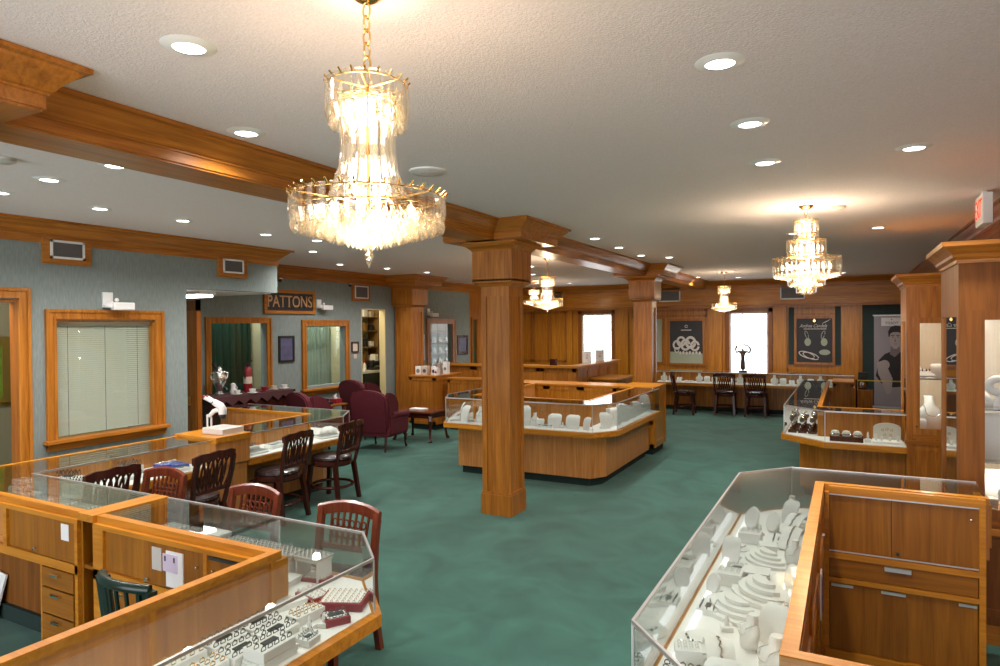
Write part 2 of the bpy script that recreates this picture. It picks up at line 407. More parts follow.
column(-3.04, .95, 'oak column head under the ceiling beam at top left corner')
t = column(-7.66, 10.62, 'oak pilaster column against the left rear wall beside the workshop doorway', .2)
# casings
def casing(parent, x, y0, y1, z0, z1, w=.085, d=.035, sill=True, bottom=False, mat='oak_z', s=1):
    def fr(a0, b0, a1, b1, axis):   # board with stepped moulding
        mb.box(x, a0, b0, x+s*d*.6, a1, b1)
    mb = MB()
    a_, b_ = 0.0, 0.0
    for f0, f1, dd in ((0, .3, d), (.3, .72, d*.62), (.72, 1.0, d*.8)):   # outer bead, flat, inner bead
        u, v = w*f0, w*f1
        zb = z0+u if bottom else z0; zc = z0+v if bottom else z0
        mb.box(x, y0+u, zb, x+s*dd, y0+v, z1-u); mb.box(x, y1-v, zb, x+s*dd, y1-u, z1-u)
        mb.box(x, y0+v, z1-v, x+s*dd, y1-v, z1-u)
        if bottom: mb.box(x, y0+v, zb, x+s*dd, y1-v, zc)
    mb.build('casing', mat, parent)
    if sill:
        mb = MB(); mb.box(x, y0-.03, z0-.005, x+s*.075, y1+.03, z0+.03, bev=.006); mb.box(x, y0, z0-.07, x+s*.03, y1, z0-.005); mb.box(x, y0, z0-.035, x+s*.045, y1, z0-.005)
        mb.build('sill', 'oak_y', parent)
# window_1: office window with venetian blind
w = struct_empty('window_1', (WL, 3.86, .8))
casing(w, WL, 3.30, 4.455, .815, 2.035, .09)
MB().box(WL-.10, 3.39, .83, WL, 3.405, 1.935).box(WL-.10, 4.35, .83, WL, 4.365, 1.935).box(WL-.10, 3.39, 1.92, WL, 4.365, 1.935).box(WL-.10, 3.39, .83, WL, 4.365, .845).build('jamb', 'oak_z', w)
MB().box(WL-.035, 3.405, .845, WL-.03, 4.35, 1.92).build('glass', 'window_glass', w)
mb = MB(); z = .87
while z < 1.89:
    mb.bm.faces.new([mb.bm.verts.new(p) for p in ((WL-.085, 3.41, z+.009), (WL-.085, 4.345, z+.009), (WL-.062, 4.345, z-.008), (WL-.062, 3.41, z-.008))]); z += .0205
mb.build('blind_slats', 'blind', w)
MB().box(WL-.095, 3.41, 1.885, WL-.055, 4.345, 1.92).build('blind_headrail', 'blind', w)
for yy in (3.53, 3.88, 4.21): MB().box(WL-.060, yy-.002, .85, WL-.058, yy+.002, 1.89).build('blind_cord', 'print_grey', w)
struct('wall_office_front', MB().box(WL-.95, 3.7, .02, WL-.9, 4.63, 2.4), 'creamwall')
# door_1 opening to the office
w = struct_empty('door_1', (WL, 2.6, 0))
casing(w, WL, 1.93, 3.175, 0, 2.215, .09, .04, sill=False)
MB().box(WL-.13, 3.085, 0, WL+.004, 3.112, 2.11).box(WL-.13, 2.05, 2.09, WL+.004, 3.085, 2.115).box(WL-.13, 2.04, 0, WL+.004, 2.07, 2.09).build('jamb', 'redoak_z', w)
# rear windows
w = struct_empty('window_2', (WB, 6.72, .8)); casing(w, WB, 6.13, 7.31, .78, 2.01, .09, bottom=False)
MB().box(WB-.05, 6.22, .86, WB-.045, 7.22, 1.92).build('glass', 'window_glass', w)
w = struct_empty('window_3', (WB, 8.5, .8)); casing(w, WB, 7.95, 9.10, .80, 1.975, .10)
MB().box(WB-.05, 8.05, .87, WB-.045, 9.0, 1.86).build('glass', 'window_glass', w)
w = struct_empty('window_4', (WB, 12.1, .8)); casing(w, WB, 11.55, 12.70, .85, 2.02, .12)
MB().box(WB-.05, 11.68, .92, WB-.045, 12.56, 1.90).build('glass', 'window_glass', w)
w = struct_empty('window_5', (WB, 13.56, .8)); casing(w, WB, 13.41, 13.72, .77, 2.06, .06)
MB().box(WB-.07, 13.47, .80, WB-.05, 13.66, 2.02).build('pane', 'teal_panel', w)
MB().box(WB-.11, 13.47, .80, WB-.09, 13.66, 2.02).build('backing', 'green_dark', w)
# green room behind window_2, curtain behind window_3
struct('wall_green_room', MB().box(-8.75, 5.0, 0, -8.70, 7.45, HC), 'green_dark')
def curtain(name, x, y0, y1, z0, z1, mat, label, folds, amp=.03):
    mb = MB(); n = folds*8; A = []; B = []
    for i in range(n+1):
        y = y0+(y1-y0)*i/n; dx = amp*math.sin(2*PI*folds*i/n)+amp*.4*math.sin(5.1*i/n*folds)
        A.append(mb.bm.verts.new((x+dx*1.2, y, z0))); B.append(mb.bm.verts.new((x+dx*.7, y, z1)))
    for i in range(n): mb.bm.faces.new((A[i], A[i+1], B[i+1], B[i]))
    r = bmesh.ops.solidify(mb.bm, geom=mb.bm.faces[:], thickness=.003)
    return tag(mb.build(name, mat, smooth=True), label, 'curtain')
curtain('curtain', -8.45, 5.75, 7.4, .1, 2.3, 'green_curtain', 'dark green curtain behind the glass of the window nearest the nook', 14)
curtain('curtain', -8.35, 8.45, 9.14, .1, 2.3, 'mint', 'pale mint curtain, wide right half, behind the middle rear window', 8, .02)
curtain('curtain', -8.35, 7.75, 8.12, .1, 2.3, 'fabric_white', 'narrow white curtain at left inside the middle rear window', 5, .02)
struct('wall_mint_room', MB().box(-8.95, 7.53, 0, -8.9, 8.1, 2.6).box(-8.95, 8.1, 0, -8.9, 8.5, 1.2).box(-8.95, 8.1, 2.0, -8.9, 8.5, 2.6).box(-8.95, 8.5, 0, -8.9, 9.16, 2.6), 'mint')
w = struct_empty('window_8', (-8.93, 8.3, 1.2)); MB().box(-8.97, 8.1, 1.2, -8.96, 8.5, 2.0).build('pane', 'daylight', w)
MB().box(-8.95, 8.29, 1.2, -8.93, 8.31, 2.0).box(-8.95, 8.1, 1.59, -8.93, 8.5, 1.61).build('muntin', 'trim_white', w)
# workshop doorway
w = struct_empty('door_2', (WB, 9.8, 0))
MB().box(WB-.13, 9.45, 0, WB+.004, 9.47, 2.19).box(WB-.13, 10.14, 0, WB+.004, 10.16, 2.19).box(WB-.13, 9.45, 2.17, WB+.004, 10.16, 2.19).build('jamb', 'creamwall', w)
point_light('workshop_lamp', (-8.6, 9.8, 2.5), 40, (1, .85, .6), .2)
point_light('display_room_lamp', (-8.3, 12.6, 2.5), 6, (1, .88, .65), .2)
point_light('office_fill', (-6.8, 2.4, 2.4), 40, (1, .93, .82), .2)  # unseen light, added so the blinds come out brighter
point_light('curtain_room_fill', (-8.15, 8.6, 2.6), 45, (1, 1, .95), .2)  # no fixture; added to brighten the mint curtains
point_light('green_room_lamp', (-8.15, 6.7, 2.6), 30, (1, 1, .95), .2)
# far windows
for nm, x0, x1, z1 in (('window_6', -6.0, -5.2, 2.13), ('window_7', -2.41, -1.58, 2.11)):
    w = struct_empty(nm, ((x0+x1)/2, FY, .5))
    mb = MB(); mb.box(x0-.09, FY-.03, .5, x0, FY, z1+.09).box(x1, FY-.03, .5, x1+.09, FY, z1+.09).box(x0-.09, FY-.03, z1, x1+.09, FY, z1+.09)
    mb.build('casing', 'redoak_z', w)
    mb = MB(); mb.box(x0, FY+.02, .55, x0+.035, FY+.10, z1).box(x1-.035, FY+.02, .55, x1, FY+.10, z1).box(x0, FY+.02, z1-.035, x1, FY+.10, z1)
    mb.build('sash', 'trim_white', w)
    mb = MB(); n = 3
    for k in range(1, n): xx = x0+(x1-x0)*k/n; mb.box(xx-.007, FY+.06, .55, xx+.007, FY+.075, z1)
    for zz in (1.0, 1.35, 1.72): mb.box(x0, FY+.06, zz-.007, x1, FY+.075, zz+.007)
    mb.build('muntin', 'trim_white', w)
    MB().box(x0, FY+.078, .55, x1, FY+.082, z1).build('glass', 'glass', w)
# far wall pilasters and panels
def panel_x(mb, x0, x1, z0, z1, y, w=.05, d=.015):
    mb.box(x0, y-d, z0, x0+w, y, z1).box(x1-w, y-d, z0, x1, y, z1).box(x0, y-d, z1-w, x1, y, z1).box(x0, y-d, z0, x1, y, z0+w)
mb = MB()
for x0, x1 in ((-6.38, -6.24), (-5.1, -4.78), (-2.86, -2.56), (-1.47, -1.20), (-.12, .2)): mb.box(x0, FY-.06, 0, x1, FY, 2.24)
struct('trim_8', mb, 'honey_z')  # pilasters get the same lightened tone in place of more light
mb = MB(); x = WB+.05
while x < -6.5: panel_x(mb, x, x+.46, .9, 2.2, FY); x += .48
panel_x(mb, -4.7, -2.9, 2.02, 2.2, FY); panel_x(mb, -1.15, -.15, 2.02, 2.2, FY)
struct('trim_9', mb, 'oak_z')
# vents
def vent(x, y0, y1, z0, z1, label, axis='x', frame=True, grp=None):
    if axis == 'x':
        t = thing('air_vent', label, 'vent', (x, (y0+y1)/2, z0))
        if frame:
            MB().box(x, y0-.06, z0-.05, x+.03, y1+.06, z1+.02).build('backing_board', 'oak_y', t); xx = x+.03
        else: xx = x
        mb = MB(); wd = .02; mb.box(xx, y0, z0, xx+.012, y0+wd, z1).box(xx, y1-wd, z0, xx+.012, y1, z1).box(xx, y0, z1-wd, xx+.012, y1, z1).box(xx, y0, z0, xx+.012, y1, z0+wd); mb.build('frame', 'trim_white', t)
        mb = MB(); mb.box(xx, y0+wd, z0+wd, xx+.003, y1-wd, z1-wd)
        z = z0+wd+.012
        while z < z1-wd: mb.box(xx, y0+wd, z, xx+.009, y1-wd, z+.004); z += .018
        mb.build('louvres', 'grille', t)
    else:
        t = thing('air_vent', label, 'vent', ((y0+y1)/2, x, z0)); yy = x; wd = .028
        mb = MB(); mb.box(y0, yy-.012, z0, y0+wd, yy, z1).box(y1-wd, yy-.012, z0, y1, yy, z1).box(y0, yy-.012, z1-wd, y1, yy, z1).box(y0, yy-.012, z0, y1, yy, z0+wd); mb.build('frame', 'trim_white', t)
        mb = MB(); mb.box(y0+wd, yy-.003, z0+wd, y1-wd, yy, z1-wd); z = z0+wd+.012
        while z < z1-wd: mb.box(y0+wd, yy-.009, z, y1-wd, yy, z+.004); z += .022
        mb.build('louvres', 'grille', t)
vent(WL, 3.343, 3.645, 2.497, 2.665, 'white framed air vent on the teal wall above the blinds window')
vent(WL, 5.20, 5.49, 2.49, 2.655, 'white framed air vent on the teal wall over the nook opening')
vent(WB, 9.25, 9.62, 2.37, 2.60, 'white framed air vent on the rear grey wall beside the pilaster', frame=True)
vent(15.6, -3.98, -3.48, 2.384, 2.70, 'white framed air vent on the wood soffit right of the far column', 'y')
vent(15.6, -1.32, -.82, 2.372, 2.68, 'white framed air vent on the wood soffit behind the tiered chandelier', 'y')
vent(15.6, -7.0, -6.45, 2.38, 2.70, 'white framed air vent on the wood soffit behind the left chandeliers', 'y')
# ---------------------------------------------------------------- recessed downlights
LIGHTS = [(-2.019,1.519,'nearest the camera, above the first beam section'),(-2.66,2.32,'touching the beam crown left of the big chandelier'),
 (-.422,2.569,'nearest of the three in a line over the right display case'),(-.422,3.418,'middle of the three in a line over the right display case'),(-.444,4.285,'farthest of the three in a line over the right display case'),
 (.327,4.341,'by the tall right cabinets, nearest one'),(.271,7.775,'small, in front of the smaller tall cabinet at right'),
 (-4.592,2.41,'left of the beam, largest in the left aisle'),(-5.343,3.185,'over the blinds window aisle, second from the left edge'),(-5.307,3.908,'over the left counter, in front of the vent over the nook'),
 (-3.867,2.399,'half hidden by the underside edge of the beam'),(-5.318,2.465,'cut by the left edge of the photo'),
 (-5.373,4.926,'directly before the nook opening crown end'),(-5.263,5.556,'upper one of the close pair left of the chandelier finial'),(-6.064,6.327,'lower one of the close pair left of the chandelier finial'),
 (-2.518,7.047,'right of the beam, just past the nearest column'),(-2.55,8.022,'right of the beam, second past the nearest column'),(-2.576,9.109,'right of the beam, left of the twin before the far column'),(-2.30,9.6,'right of the beam, right of the twin before the far column'),
 (-5.072,6.098,'right behind the chandelier finial'),(-6.965,7.846,'in front of the PATTONS sign wall, below the close pair'),(-6.794,8.801,'in front of the rear wall vent, dim'),(-6.7,9.839,'in front of the pilaster column'),
 (-2.759,14.005,'at the far end of the beam near the wood soffit'),(-2.039,14.5,'behind the small far chandelier'),(-4.612,9.797,'just right of the nearest column above the hanging chandelier'),(-5.296,11.338,'just right of the nearest column, second row above the chandelier'),
 (-.518,7.802,'left of the tiered chandelier neck'),(-.089,14.4,'low right of the tiered chandelier by the far soffit'),(-6.341,13.789,'behind the left pair of chandeliers'),(-5.707,14.2,'between left chandeliers and far column near the soffit')]
def downlight(x, y, z):
    t = thing('recessed_light', '', 'ceiling light', (x, y, z), 'recessed ceiling lights')
    MB().lathe([(.055,-.012),(.060,-.012),(.088,-.002),(.092,0),(.055,0)], seg=28, cap=False).xf(Matrix.Translation((x,y,z))).build('trim_ring', 'trim_white', t, True)
    MB().lathe([(0,-.007),(.03,-.009),(.054,-.007),(.054,0)], seg=24).xf(Matrix.Translation((x,y,z))).build('lens', 'lamp', t, True)
    point_light('spot', (x, y, z-.03), DOWN_W, (1, .94, .90), .05, t, spot=math.radians(150))
    return t
d0 = None
for x, y, w_ in LIGHTS:
    if d0 is None: d0 = downlight(x, y, HC); d = d0
    else: d = dup(d0, (x, y, HC))
    d['label'] = 'round recessed ceiling light ' + w_
t = thing('ceiling_speaker', 'flat round white ceiling disc just behind the big chandelier', 'speaker', (-2.34, 3.46, HC))
MB().lathe([(.0,-.012),(.10,-.012),(.115,0),(0,0)], seg=32).xf(Matrix.Translation((-2.34,3.46,HC))).build('grille', 'ceiling', t, True)
MB().lathe([(.10,-.014),(.118,-.010),(.122,0),(.10,0)], seg=32, cap=False).xf(Matrix.Translation((-2.34,3.46,HC))).build('rim', 'trim_white', t, True)
tag(MB().lathe([(0,-.03),(.035,-.03),(.05,-.02),(.055,0),(0,0)], seg=24).xf(Matrix.Translation((-.066,6.206,HC))).build('smoke_detector', 'beige', None, True), 'small beige smoke detector on the ceiling right of the tiered chandelier', 'detector')
tag(MB().lathe([(0,-.03),(.04,-.03),(.06,-.02),(.065,0),(0,0)], seg=24).xf(Matrix.Translation((-4.25,1.99,HC))).build('smoke_detector', 'satin_grey', None, True), 'grey ceiling detector at the far left edge under the beam', 'detector')
# ---------------------------------------------------------------- chandeliers
def crystal_mat(name, tr, col=(1,.93,.82)):
    m = thin_glass(name, (1, .98, .93), 1.6, boost=1.5, base=.10); nt = m.node_tree
    outn = nt.nodes['Material Output']; src = outn.inputs[0].links[0].from_socket
    t = nt.nodes.new('ShaderNodeBsdfTranslucent'); t.inputs[0].default_value = (*col, 1)
    mx = nt.nodes.new('ShaderNodeMixShader'); mx.inputs[0].default_value = tr
    nt.links.new(src, mx.inputs[1]); nt.links.new(t.outputs[0], mx.inputs[2]); nt.links.new(mx.outputs[0], outn.inputs[0])
crystal_mat('prism_crystal', .012); crystal_mat('bead_crystal', .10)
def prism_mesh(w, d, pts):
    """faceted slab following (r, z) points, radial direction +X"""
    mb = MB(); secs = []
    for r, z in pts: secs.append([(r-d/2, -w/2, z), (r+d*.1, -w/2, z), (r+d/2, 0, z), (r+d*.1, w/2, z), (r-d/2, w/2, z)])
    mb.strip(secs)
    bmesh.ops.recalc_face_normals(mb.bm, faces=mb.bm.faces)
    me = bpy.data.meshes.new('crystal_prism'); mb.bm.to_mesh(me); mb.bm.free(); me.materials.append(M('prism_crystal')); return me
def place_prisms(t, me, n, ph=0):
    for k in range(n):
        o = bpy.data.objects.new('crystal_prism', me); C.objects.link(o); o.parent = t; o.rotation_euler = (0, 0, 2*PI*(k+ph)/n)
def beads(t, rows, s=.011):
    mb = MB(); rnd = random.Random(3)
    for r, z, n in rows:
        for k in range(n):
            a = 2*PI*(k+.5*rnd.random())/n; x, y = r*math.cos(a), r*math.sin(a); h = s*(1+.3*rnd.random())
            v = [mb.bm.verts.new(p) for p in ((x,y,z+h*1.3),(x+h*.7,y,z),(x,y+h*.7,z),(x-h*.7,y,z),(x,y-h*.7,z),(x,y,z-h*1.5))]
            for f in ((0,1,2),(0,2,3),(0,3,4),(0,4,1),(5,2,1),(5,3,2),(5,4,3),(5,1,4)): mb.bm.faces.new([v[i] for i in f])
    o = bpy.data.objects.new('crystal_beads', bpy.data.meshes.new('crystal_beads')); mb.bm.to_mesh(o.data); mb.bm.free(); o.data.materials.append(M('bead_crystal')); C.objects.link(o); o.parent = t; o['kind'] = 'stuff'
def local(t, mb, name, mat, smooth=False):
    # build around the origin of an empty whose location is already set
    L = t.location.copy(); mb.bm.transform(Matrix.Translation(L)); return mb.build(name, mat, t, smooth)
def ring(mb, r, z, th=.004, n=36): mb.tube([(r*math.cos(2*PI*k/n), r*math.sin(2*PI*k/n), z) for k in range(n)], th, 6, closed=True)
def hang(t, ztop):
    """canopy and chain from the ceiling down to ztop (relative z of ceiling = 0)"""
    local(t, MB().lathe([(0,-.035),(.012,-.035),(.03,-.028),(.055,-.010),(.06,0),(0,0)], seg=24), 'canopy', 'gold', True)
    mb = MB(); z = -.035; k = 0
    while z - .044 > ztop-.012:
        a = k*PI/2; L = [(.0125*math.cos(q)*math.cos(a), .0125*math.cos(q)*math.sin(a), z-.021-.023*math.sin(q)) for q in [2*PI*i/14 for i in range(14)]]
        mb.tube(L, .0030, 6, closed=True); z -= .039; k += 1
    local(t, mb, 'chain', 'gold', True)
def bulbs(t, pts, watts):
    for p in pts:
        local(t, MB().ball(p, .009, (1,1,2.2)), 'bulb', 'bulb', True)
def chandelier_bell(loc, label):
    t = thing('chandelier', label, 'chandelier', loc, 'crystal chandeliers'); z0 = loc[2]
    q = lambda z: z-HC
    hang(t, q(2.555))
    place_prisms(t, prism_mesh(.029, .011, [(.116,q(2.562)),(.118,q(2.475)),(.108,q(2.435))]), 18)
    place_prisms(t, prism_mesh(.026, .010, [(.084,q(2.51)),(.076,q(2.43)),(.075,q(2.37)),(.083,q(2.31)),(.103,q(2.25)),(.126,q(2.21))]), 14, .5)
    place_prisms(t, prism_mesh(.026, .010, [(.220,q(2.232)),(.222,q(2.175)),(.214,q(2.136))]), 34)
    mb = MB()
    for r, z in ((.110,2.555),(.075,2.51),(.085,2.50),(.10,2.25),(.216,2.226),(.15,2.165),(.216,2.19)): ring(mb, r, q(z), .0025)
    for k in range(20):
        a = 2*PI*k/20; mb.tube([(.110*math.cos(a), .110*math.sin(a), q(2.555)), (.124*math.cos(a), .124*math.sin(a), q(2.568))], .003, 5)
    for k in range(36):
        a = 2*PI*k/36; mb.tube([(.214*math.cos(a), .214*math.sin(a), q(2.226)), (.230*math.cos(a), .230*math.sin(a), q(2.240))], .003, 5)
    for k in range(6):
        a = 2*PI*k/6; c, s_ = math.cos(a), math.sin(a)
        mb.tube([(.110*c,.110*s_,q(2.555)),(.01*c,.01*s_,q(2.55))], .003, 5); mb.tube([(.216*c,.216*s_,q(2.226)),(.01*c,.01*s_,q(2.21))], .003, 5)
    mb.tube([(0,0,q(2.56)),(0,0,q(2.08))], .006, 8)
    local(t, mb, 'brass_frame', 'gold', True)
    rows = []
    for i in range(9):
        f = i/8; r = .205*(1-f)+.012; rows.append((r, q(2.142-.054*f), max(6, int(r*2*PI/.017))))
        if i < 6: rows.append((r*.97, q(2.159-.052*f), max(5, int(r*2*PI/.022))))
    for k in range(5): rows.append((.102, q(2.44+.02*k), 22))
    beads(t, rows)
    local(t, MB().lathe([(0,q(2.085)),(.008,q(2.081)),(.006,q(2.071)),(.015,q(2.059)),(.009,q(2.049)),(.012,q(2.045)),(0,q(2.020))], seg=8), 'finial', 'prism_crystal')
    bulbs(t, [(.15*math.cos(a), .15*math.sin(a), q(2.175)) for a in [2*PI*k/6 for k in range(6)]] + [(.06*math.cos(a), .06*math.sin(a), q(2.48)) for a in [2*PI*k/4+.4 for k in range(4)]] + [(.045*math.cos(a), .045*math.sin(a), q(2.25)) for a in [2*PI*k/3+.2 for k in range(3)]], 0)
    for zz, w_ in ((2.17, 2.2), (2.31, 1.4), (2.48, 1.0)): point_light('bulb_glow', (loc[0], loc[1], zz), CHAND_W*w_*.48, (1, .76, .52), .06, t)
    return t
def chandelier_tier(loc, label):
    t = thing('chandelier', label, 'chandelier', loc, 'crystal chandeliers'); q = lambda z: z-HC
    hang(t, q(2.70))
    mb = MB()
    for r, za, zb, n in ((.095,2.713,2.565,14),(.150,2.55,2.40,20),(.262,2.40,2.245,36),(.143,2.25,2.165,18),(.076,2.17,2.10,10)):
        place_prisms(t, prism_mesh(.027, .010, [(r,q(za)),(r*1.01,q((za+zb)/2)),(r*.98,q(zb))]), n)
        ring(mb, r-.008, q(za-.008)); ring(mb, r-.008, q(zb+.03))
        for k in range(6):
            a = 2*PI*k/6; mb.tube([((r-.008)*math.cos(a),(r-.008)*math.sin(a),q(za-.008)),(0,0,q(za-.008))], .003, 5)
    mb.tube([(0,0,q(2.72)),(0,0,q(2.12))], .006, 8)
    local(t, mb, 'brass_frame', 'gold', True)
    rows = [(.24-.02*i, q(2.245-.004*i), int((.24-.02*i)*2*PI/.018)) for i in range(6)] + [(.12-.02*i, q(2.165), 18) for i in range(4)] + [(.05, q(2.11), 12), (.03, q(2.105), 8)]
    beads(t, rows)
    bulbs(t, [(.18*math.cos(a), .18*math.sin(a), q(2.32)) for a in [2*PI*k/8 for k in range(8)]] + [(.09*math.cos(a), .09*math.sin(a), q(2.48)) for a in [2*PI*k/5 for k in range(5)]] + [(.06*math.cos(a), .06*math.sin(a), q(2.2)) for a in [2*PI*k/4 for k in range(4)]], 0)
    for zz, w_ in ((2.32, 2.4), (2.48, 1.6), (2.66, .8), (2.2, 1)): point_light('bulb_glow', (loc[0], loc[1], zz), CHAND_W*w_*.6, (1, .78, .54), .08, t)
    return t
ch = chandelier_bell((-1.240, 1.522, HC), 'large bell shaped crystal chandelier hanging nearest in the foreground')
def dup_light_tree(root, loc, label, sc=(1,1,1)):
    r = dup(root, loc, 0, label); r.scale = sc; return r
dup_light_tree(ch, (-2.07, 12.95, HC), 'small bell shaped crystal chandelier hanging before the far right window')
dup_light_tree(ch, (-3.88, 8.8, HC), 'bell shaped crystal chandelier hanging just right of the nearest column')
dup_light_tree(ch, (-6.16, 13.25, HC), 'farther crystal chandelier partly hidden behind the one right of the nearest column', (1.2,1.2,.72))
chandelier_tier((-.31, 6.06, HC), 'crystal chandelier of stacked cylindrical tiers over the right aisle')
# ---------------------------------------------------------------- display cases
def poly_region(front, back): return list(front)+list(back)[::-1]
def wall_strip(mb, path, d0, d1, z0, z1):
    """standing band between two offsets of a plan polyline"""
    a, b = offs(path, d0), offs(path, d1); mb.prism(a+b[::-1], z0, z1); return mb
def showcase(label, front, back, ztop, zdeck, inset=.22, ends=(True, True), base='pale', rail='honey', seams=(), backdoors=(), solid=True, end_glass=(False, False), edge='alu', toe_in=.05, rear_in=0.0, tube=False):
    cx = sum(p[0] for p in front)/len(front); cy_ = sum(p[1] for p in front)/len(front)
    t = thing('display_case', label, 'display case', (cx, cy_, 0))
    f = front
    # toe kick and cabinet body
    mb = MB()
    fi, ft = offs(f, -inset), offs(f, -inset-toe_in)
    if solid:
        rb = offs(back, rear_in) if rear_in else back
        mb.prism(poly_region(ft, rb), 0, .095).build('toe_kick', 'toe', t)
        MB().prism(poly_region(fi, rb), .095, zdeck-.055).build('body', base+'_z', t)
    else:
        wall_strip(mb, f, -inset-toe_in, -inset-toe_in-.03, 0, .095).build('toe_kick', 'toe', t)
        wall_strip(MB(), f, -inset, -inset-.025, .095, zdeck-.055).build('body', base+'_z', t)
        MB().prism(poly_region(offs(f, -inset), back), zdeck-.06, zdeck-.056).build('underside', 'stain_x', t)
    # front rail, deck
    wall_strip(MB(), f, .030, -.03, zdeck-.055, zdeck).build('front_rail', rail+'_x', t)
    MB().prism(poly_region(offs(f, -.03), back), zdeck-.055, zdeck-.002).build('deck_board', base+'_x', t)
    MB().prism(poly_region(offs(f, -.012), offs(back, .03)), zdeck-.002, zdeck+.004).build('deck_cloth', 'fabric_white', t)
    # glass
    for k, (a, b) in enumerate(zip(f, f[1:])):
        wall_strip(MB(), [a, b], 0, -.005, zdeck, ztop-.007).build('front_glass', 'glass', t)
    MB().prism(poly_region(f, offs(back, .042)), ztop-.007, ztop).build('top_glass', 'glass_top', t)
    e = MB(); wall_strip(e, f, .003, -.006, ztop-.010, ztop+.002); e.build('edge_strip', edge, t)
    for p in f[1:-1]: MB().box(p[0]-.003, p[1]-.003, zdeck, p[0]+.003, p[1]+.003, ztop-.008).build('corner_clip', 'alu', t)
    # staff side back with top rail
    wall_strip(MB(), back, .045, 0, ztop-.035, ztop+.002).build('back_rail', rail+'_x', t)
    wall_strip(MB(), back, .028, .008, zdeck-.055, ztop-.035).build('back_panel', base+'_z', t)
    mb = MB()
    for a, b in zip(back, back[1:]):
        A, B = Vector(a), Vector(b); L = (B-A).length; n = max(1, round(L/.62)); d = (B-A)/L
        for k in range(n+1):
            p = A+d*(L*k/n); q = offs([a, b], .03); nrm = (Vector(q[0])-A).normalized()
            c = p+nrm*.031; mb.box(c.x-.011, c.y-.011, zdeck, c.x+.011, c.y+.011, ztop-.035)
    mb.build('back_stile', rail+'_z', t)
    if tube: wall_strip(MB(), offs(back, .055), .030, 0, ztop-.040, ztop-.018).build('light_tube', 'case_tube', t)
    return t
LC, LD = .85, .61
caseA = showcase('low glass display case in the left corner below the blinds window', [(-3.70,2.5),(-5.02,2.5),(-5.02,3.95)], [(-3.70,2.08),(-5.53,2.08),(-5.53,3.95)], LC, LD, inset=.22, solid=False)
caseD = showcase('low glass display case nearest the camera at left with chamfered corner', [(-1.815,.95),(-1.815,2.237),(-2.09,2.50),(-3.56,2.5)], [(-2.29,.95),(-2.29,2.08),(-3.56,2.08)], LC, LD, inset=.20, solid=False)
caseB = showcase('low glass display case in front of the tea table with open staff well', [(-5.02,4.35),(-5.02,5.68),(-5.28,6.08),(-7.0,6.08)], [(-5.53,4.35),(-5.53,5.64),(-7.0,5.64)], LC, LD, inset=.24, solid=True)
caseR = showcase('tall glass case at lower right full of white jewellery forms', [(.62,4.42),(-.31,4.40),(-.573,4.10),(-.573,1.91),(-.38,1.70),(.06,1.70)], [(.62,4.02),(-.12,4.02),(-.12,1.93),(.06,1.93)], .965, .715, inset=.16, solid=False)
caseM = showcase('standing glass case before the smaller tall cabinet, holding watches and rings', [(-.62,11.2),(-.62,7.74),(-.21,7.36),(.49,7.36)], [(-.25,11.2),(-.25,7.74),(.49,7.74)], .965, .65, inset=.15, base='oak')
caseK = showcase('standing glass island case behind the nearest column with necklace busts', [(-4.64,9.15),(-4.64,7.28),(-4.45,6.92),(-2.52,6.92),(-2.33,7.22),(-2.33,9.1)], [(-4.25,9.15),(-4.25,7.34),(-2.72,7.34),(-2.72,9.1)], .96, .645, inset=.15)
caseN = showcase('long low glass case along the far wall with three chairs', [(-3.7,14.1),(.10,14.1)], [(-3.7,14.58),(.10,14.58)], LC, LD, inset=.28, base='oak')
# filler cabinets between the cases
t = thing('filler_cabinet', 'narrow wood topped filler between the two low left cases', 'cabinet', (-3.63,2.3,0))
MB().box(-3.699,2.06,.815,-3.561,2.505,.855).build('top', 'honey_y', t)
MB().box(-3.699,2.075,0,-3.68,2.48,.815).build('side_panel', 'stain_z', t); MB().box(-3.58,2.075,0,-3.561,2.48,.815).build('side_panel', 'stain_z', t)
MB().box(-3.68,2.30,0,-3.58,2.32,.815).build('back_panel', 'darkoak_z', t)
MB().box(-3.68,2.08,.55,-3.58,2.30,.57).build('shelf', 'stain_x', t)
MB().box(-3.625,2.20,.571,-3.613,2.21,.81).build('cable_channel', 'white', t)
t = thing('microscope_stand', 'plain wood divider cabinet carrying the white microscope', 'cabinet', (-5.25,4.15,0))
MB().box(-5.53,3.952,.82,-4.96,4.348,.872).build('top', 'honey_x', t)
MB().box(-5.53,3.96,LD,-4.98,4.34,.82).build('upper_front', 'pale_z', t)
MB().box(-5.53,3.96,.095,-5.02,4.34,LD).build('body', 'pale_z', t)
MB().box(-5.53,3.96,0,-5.05,4.34,.095).build('toe_kick', 'toe', t)
# ---------------------------------------------------------------- staff side cabinets
def pull(parent, x, y, z, w=.075, mat='chrome'):
    return MB().prism_axis([(0,0),(-.022,.004),(-.026,.018),(-.004,.020),(0,.020)], x-w/2, x+w/2, 'x').xf(Matrix.Translation((0,y,z))).build('handle', mat, parent)
def knob(parent, x, y, z, r=.010, mat='chrome'):
    t = MB(); t.lathe([(0,0),(r*.6,0),(r*.6,.008),(r,.012),(r*.9,.018),(0,.020)], seg=12); t.xf(Matrix.Translation((x,y,z)) @ Matrix.Rotation(PI/2, 4, 'X'))
    return t.build('lock', mat, parent, True)
Y0 = 2.056
t = caseA
mb = MB(); mb.box(-5.0,Y0,.79,-3.70,Y0+.03,.815).box(-5.0,Y0,.515,-3.70,Y0+.14,.565).box(-3.730,Y0,0,-3.702,Y0+.14,.79).box(-4.467,Y0,.565,-4.428,Y0+.03,.79).box(-4.068,Y0,0,-4.049,Y0+.14,.515).box(-4.049,Y0,0,-3.735,Y0+.14,.05); mb.build('staff_frame', 'honey_x', t)
